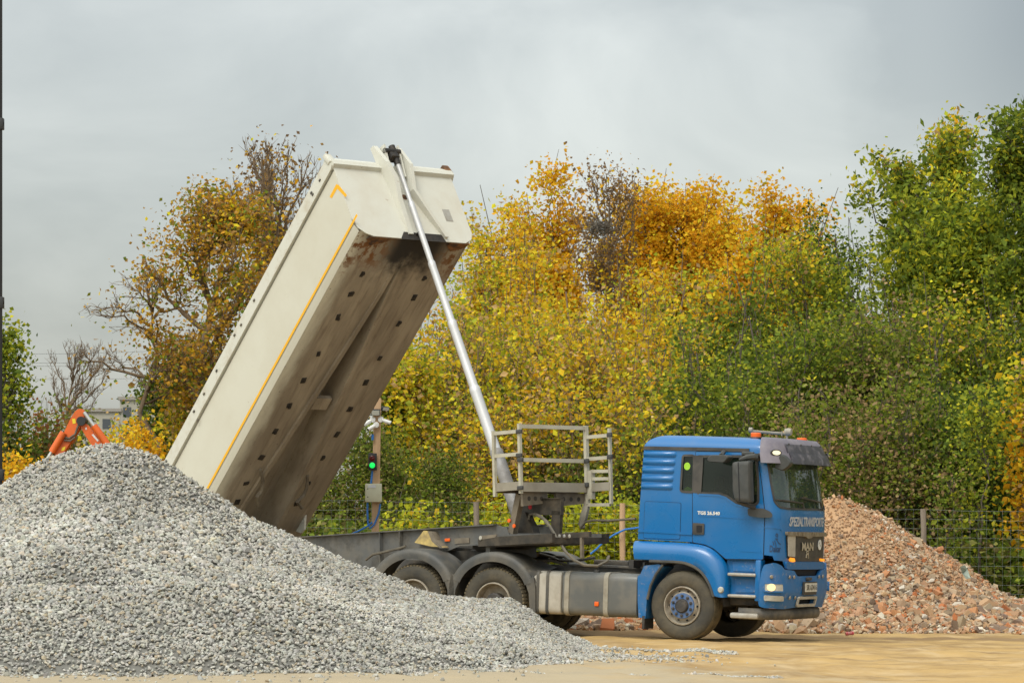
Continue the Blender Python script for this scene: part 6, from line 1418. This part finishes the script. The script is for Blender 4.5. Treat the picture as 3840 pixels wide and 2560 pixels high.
# ================================================================== signal post
m_cam = mat('camera_white', (.72, .73, .72), .4); m_box = mat('junction_box_cream', (.56, .56, .42), .5, c2=(.45, .44, .33), amt=.4, scale=6)
m_blk = mat('matt_black', (.02, .021, .022), .5); m_red = mat('red_lens_off', (.12, .01, .01), .25); m_green = mat('green_lens_lit', (.01, 1, .14), .3, emit=.75)
m_flood = mat('floodlight_glass', (.55, .57, .52), .25); m_print = mat('pale_label', (.62, .64, .68), .5)
YP = 60.0; P8 = lambda cx, cy, dy=0: at(*C8(cx, cy), YP+dy)
bx = P8(432, 110); gx = gz(bx.x, YP); post = empty('signal_post', Matrix.Translation((bx.x, YP, gx)), 'square timber post carrying cameras, floodlights and a small traffic light', 'post')
off = Vector((bx.x, YP, gx)); S8 = lambda cx, cy, dy=0: P8(cx, cy, dy)-off
mb = MB(); t = S8(433, 110); b = S8(412, 1420); b = b+(b-t)*.35; mb.bar(Vector((b.x, 0, b.z)), Vector((t.x, 0, t.z)), .128, .11, up=(0, 1, 0)); mb.build('timber_post', m_newwood, post, smooth=0)
def fl(cx, cy, w_, h_, rot, dy=-.12, face=True):
    p = S8(cx, cy, dy); Rm = Matrix.Rotation(rot, 3, 'Z') @ Matrix.Rotation(R(18), 3, 'X'); mb = MB(); mb.box(p, (w_, .05, h_), Rm, bev=.01); mb.bar(p+Vector((0, .02, -.02)), S8(432, cy, -.03), .02, .05); f_ = mb.build('floodlight', m_blk, post)
    mb = MB(); mb.box(p+Rm @ Vector((0, -.028, 0)), (w_*.84, .008, h_*.76), Rm); mb.build('lamp_glass', m_flood, f_)
fl(414, 250, .165, .115, 0, -.12); fl(372, 215, .12, .11, R(-62), -.02); fl(505, 213, .17, .07, R(50), -.02)
def camr(base, tip, dy):
    a, b = S8(*base, dy), S8(*tip, dy-.05); mb = MB(); mb.lathe([(0, .03), (.05, .02), (.055, -.02), (0, -.03)], a, (0, -1, 0), 14); mb.tube([a, a*.6+b*.4], .022, 8); c_ = mb.build('security_camera', m_cam, post)
    d = (b-a).normalized(); mb = MB(); mb.lathe([(0, 0), (.034, 0), (.036, .02), (.036, .13), (.03, .14), (0, .135)], a*.6+b*.4-d*.01, d, 14); mb.build('camera_barrel', m_cam, c_)
    mb = MB(); mb.lathe([(0, .146), (.026, .146), (.026, .13)], a*.6+b*.4-d*.01, d, 12); mb.build('camera_lens', m_blk, c_)
camr((385, 320), (312, 368), -.07); camr((465, 320), (555, 352), -.07); camr((420, 372), (365, 405), -.10)
mb = MB(); a, b = S8(345, 650, -.08), S8(427, 818, -.08); mb.box(((a.x+b.x)/2, a.y-.04, (a.z+b.z)/2), (b.x-a.x, .10, a.z-b.z), bev=.012); tl = mb.build('traffic_light', m_blk, post)
for cy_, mm_, nm in ((700, m_red, 'red_lamp'), (768, m_green, 'green_lamp')):
    p = S8(381, cy_, -.175); mb = MB(); mb.lathe([(0, .02), (.03, .016), (.048, .004), (.05, -.01)], p, (0, -1, 0), 20); lm = mb.build(nm, mm_, tl)
    mb = MB(); mb.lathe([(.056, -.01), (.058, .07)], p, (0, -1, 0), 20, a0=0, a1=math.pi) if False else mb.tube([p+Vector((.058*math.cos(q), -.03, .058*math.sin(q))) for q in np.linspace(-.3, math.pi+.3, 14)], .007, 5); mb.build('visor', m_blk, lm)
mb = MB(); a, b = S8(314, 948, -.1), S8(475, 1128, -.1); mb.box(((a.x+b.x)/2, a.y-.03, (a.z+b.z)/2), (b.x-a.x, .16, a.z-b.z), Matrix.Rotation(R(4), 3, 'Z'), bev=.01); jb = mb.build('junction_box', m_box, post)
mb = MB(); p = S8(378, 974, -.218); mb.box(p, (.135, .004, .045)); mb.build('label_strip', m_print, jb)
for cy_ in (998, 1077): mb = MB(); mb.lathe([(0, .004), (.01, .004), (.012, 0)], S8(337, cy_, -.215), (0, -1, 0), 10); mb.build('box_screw', m_blk, jb)
for pts, r_ in (([(382, 820), (378, 870), (370, 945)], .018), ([(336, 1130), (334, 1230), (340, 1340), (360, 1385), (400, 1350), (445, 1240), (460, 1145)], .017), ([(382, 1325), (340, 1360), (260, 1405), (170, 1445), (60, 1490)], .017), ([(385, 465), (386, 520)], .022)):
    mb = MB(); mb.tube([S8(*q, -.09) for q in pts], r_, 7); mb.build('blue_conduit', m_bhose, post)
# ================================================================== black pole at the left edge
x0 = (0-1176)/7800*47; g = gz(x0, 47); pole = empty('black_pole', Matrix.Translation((x0-.022, 47, g)), 'tall slender black pole with clamps at the left picture edge', 'pole')
mb = MB(); mb.tube([(0, 0, -.2), (0, 0, 11.2)], .055, 10); mb.build('shaft', m_blk, pole)
for y in (285, 695, 1090): z = EYE+(1250-y)/7800*47-g; mb = MB(); mb.box((.01, 0, z), (.13, .13, .16), bev=.01); mb.box((.05, -.02, z+.0), (.05, .05, .05)); mb.build('clamp', m_blk, pole)
# ================================================================== orange digger behind the gravel
m_or = mat('digger_orange', (.72, .13, .015), .42, c2=(.35, .09, .02), amt=.4, scale=2.5); m_dly = mat('yellow_marking', (.75, .58, .02), .5); m_piston = mat('piston_rod', (.6, .62, .62), .25, .6)
YX = 66.0; CD = crop(0, 1200, 2.24)
ox = at(*CD(1050, 1500), YX); gx = gz(ox.x, YX); ex = empty('excavator', Matrix.Translation((ox.x, YX, gx)), 'orange excavator whose folded arm rises behind the gravel heap', 'excavator'); eo = Vector((ox.x, YX, gx)); E = lambda cx, cy, dy=0: at(*CD(cx, cy), YX)+Vector((0, dy, 0))-eo
def arm(name, pts, y0, y1, m=m_or):
    mb = MB(); P = [E(*q, y0) for q in pts]; pr_ = roundpoly([(p.x, p.z) for p in P], .06, 3); mb.prism([(x, y0, z) for x, z in pr_], (0, y1-y0, 0)); return mb.build(name, m, ex, smooth=30)
st = arm('dipper_arm', [(640, 765), (668, 745), (700, 748), (716, 775), (706, 840), (668, 925), (600, 1030), (500, 1170), (420, 1290), (380, 1280), (452, 1170), (500, 1060), (548, 940), (598, 830)], -.14, .14)
bo = arm('boom', [(690, 862), (712, 862), (745, 885), (900, 1085), (1010, 1290), (1060, 1480), (960, 1480), (900, 1280), (800, 1090), (700, 930), (680, 890)], .0-.13, .13)
for pts in ([(612, 832), (640, 828), (645, 868), (620, 872)], [(530, 1070), (560, 1062), (548, 1095), (522, 1100)]):
    mb = MB(); mb.prism([E(*q, -.145) for q in pts], (0, .003, 0)); mb.build('yellow_marking', m_dly, st, smooth=0)
for pts in ([(775, 962), (792, 958), (838, 1012), (825, 1020)], [(722, 905), (735, 900), (738, 918), (727, 922)]):
    mb = MB(); mb.prism([E(*q, -.135) for q in pts], (0, .003, 0)); mb.build('white_marking', m_cam, bo, smooth=0)
def cyl(rod, barrel, dy, r0=.035, r1=.07):
    mb = MB(); mb.tube([E(*q, dy) for q in rod], r0, 10); c_ = mb.build('cylinder_rod', m_piston, ex); mb = MB(); mb.tube([E(*q, dy) for q in barrel], r1, 12); mb.build('cylinder_barrel', m_or, ex)
cyl([(715, 775), (802, 895)], [(798, 888), (885, 1010), (960, 1120)], -.18); cyl([(388, 1205), (450, 1100)], [(446, 1110), (545, 945)], -.18)
mb = MB(); mb.tube([E(*q, -.17) for q in ((545, 985), (590, 995), (640, 960), (660, 900), (680, 860))], .02, 6); mb.tube([E(*q, -.17) for q in ((548, 1010), (600, 1015), (640, 985))], .018, 6); mb.build('hydraulic_hoses', m_hose, ex)
mb = MB(); mb.lathe([(0, -.2), (.09, -.2), (.09, .2), (0, .2)], E(690, 850), (0, 1, 0), 14); mb.build('arm_pivot', m_blk, ex)
mb = MB(); mb.prism([E(*q, -.4) for q in ((380, 1270), (430, 1290), (430, 1360), (330, 1420), (290, 1370), (340, 1330))], (0, .8, 0)); mb.build('bucket', m_frame, ex, smooth=30)
mb = MB(); mb.box((.9, 0, 1.35), (3.0, 2.4, .9), bev=.12); mb.box((1.9, 0, 1.95), (1.1, 2.3, .5), bev=.1); mb.build('house', m_or, ex)
mb = MB(); mb.box((-.1, -.8, 1.85), (1.1, .9, .95), bev=.08); cb_ = mb.build('operator_cab', m_blk, ex)
for sy in (-1, 1): mb = MB(); mb.box((.8, sy*1.05, .38), (3.6, .5, .76), bev=.22); mb.build('track', m_tyre, ex)
# ================================================================== flats far behind the trees
m_wall = mat('pale_render', (.36, .35, .29), .9, c2=(.42, .39, .32), amt=.5, scale=.3); m_roofd = mat('flat_roof', (.3, .28, .25), .9); m_win = mat('far_window', (.06, .07, .08), .3)
YB = 420; bxl, bxm, bxr = [(v-1176)/7800*YB for v in (150, 275, 420)]; zt1, zt2 = EYE+(1250-945)/7800*YB, EYE+(1250-918)/7800*YB
bd = empty('apartment_building', Matrix.Translation((bxm, YB, 0)), 'pale block of flats far off behind the trees', 'building')
for x0, x1, zt in ((bxl, bxm, zt1), (bxm+.02, bxr, zt2)):
    mb = MB(); mb.box(((x0+x1)/2-bxm, 6, zt/2), (x1-x0, 12, zt)); mb.build('wall', m_wall, bd, smooth=0); mb = MB(); mb.box(((x0+x1)/2-bxm, 6, zt+.2), (x1-x0+.5, 12.6, .4)); mb.build('roof', m_roofd, bd, smooth=0)
    k = 0
    for fz in range(3):
        x = x0+.9
        while x < x1-1: mb = MB(); mb.box((x-bxm, -.02, zt-1.5-2.8*fz), (1.0, .1, 1.2)); mb.build('window', m_win, bd, smooth=0); x += 2.1
# ================================================================== overhead wires, far left
for i, (ya, yb) in enumerate(((1322, 1312), (1354, 1350), (1366, 1361), (1413, 1414))):
    mb = MB(); a, b = at(-200, ya+4, 140), at(700, yb, 140); mb.tube([a, a*.75+b*.25-Vector((0, 0, .05)), (a+b)/2-Vector((0, 0, .08)), a*.25+b*.75-Vector((0, 0, .05)), b], .007, 4)
    tag(mb.build('overhead_wire', m_blk), ['topmost of the four thin overhead wires left of the bare tree', 'second overhead wire from the top, upper one of a close pair', 'third overhead wire from the top, lower one of a close pair', 'lowest of the four thin overhead wires left of the bare tree'][i], 'wire', 'overhead wires at the far left')
# ================================================================== litter
m_can = mat('crushed_red_can', (.55, .03, .04), .35, c2=(.6, .5, .45), amt=.6, scale=30)
p = at(1946/.6125, 1461/.6125, 55.0); z = gz(p.x, 55)+.05; mb = MB(); mb.lathe([(0, -.07), (.03, -.068), (.034, -.04), (.026, .0), (.034, .045), (.03, .065), (0, .068)], (p.x, 54.6, z+.02), (1, .25, .1), 12); tag(mb.build('crushed_can', m_can), 'crushed red can lying on the sand before the rubble', 'can')
m_sheet = mat('grey_green_sheet', (.30, .36, .31), .5, c2=(.2, .24, .2), amt=.5, scale=6)
q = crop(3000, 1500, 1.65); pts = [q(990, 1030), q(1020, 1018), q(1042, 1045), q(1055, 1100), q(1030, 1105), q(1010, 1070)]; mb = MB(); P = []
for i, c in enumerate(pts): a = at(*c, 59.2); P.append(Vector((a.x, 59.2+.08*(i % 3), a.z)))
mb.prism(P, (.01, .03, 0)); tag(mb.build('plastic_sheet', m_sheet, smooth=0), 'torn grey-green plastic sheet sticking out of the rubble slope', 'plastic sheet')
m_bs = mat('blue_scrap', (.01, .09, .45), .5); p = at(1275/.6125, 1534/.6125, 39.9); z = gravel_h(np.array([p.x]), np.array([39.9]))[0]; mb = MB(); mb.prism([(p.x, 39.9, z), (p.x+.05, 39.9, z+.01), (p.x+.04, 39.88, z+.07), (p.x-.01, 39.9, z+.06)], (0, .02, 0)); tag(mb.build('blue_scrap', m_bs, smooth=0), 'small blue scrap lying on the gravel\'s foot', 'scrap')
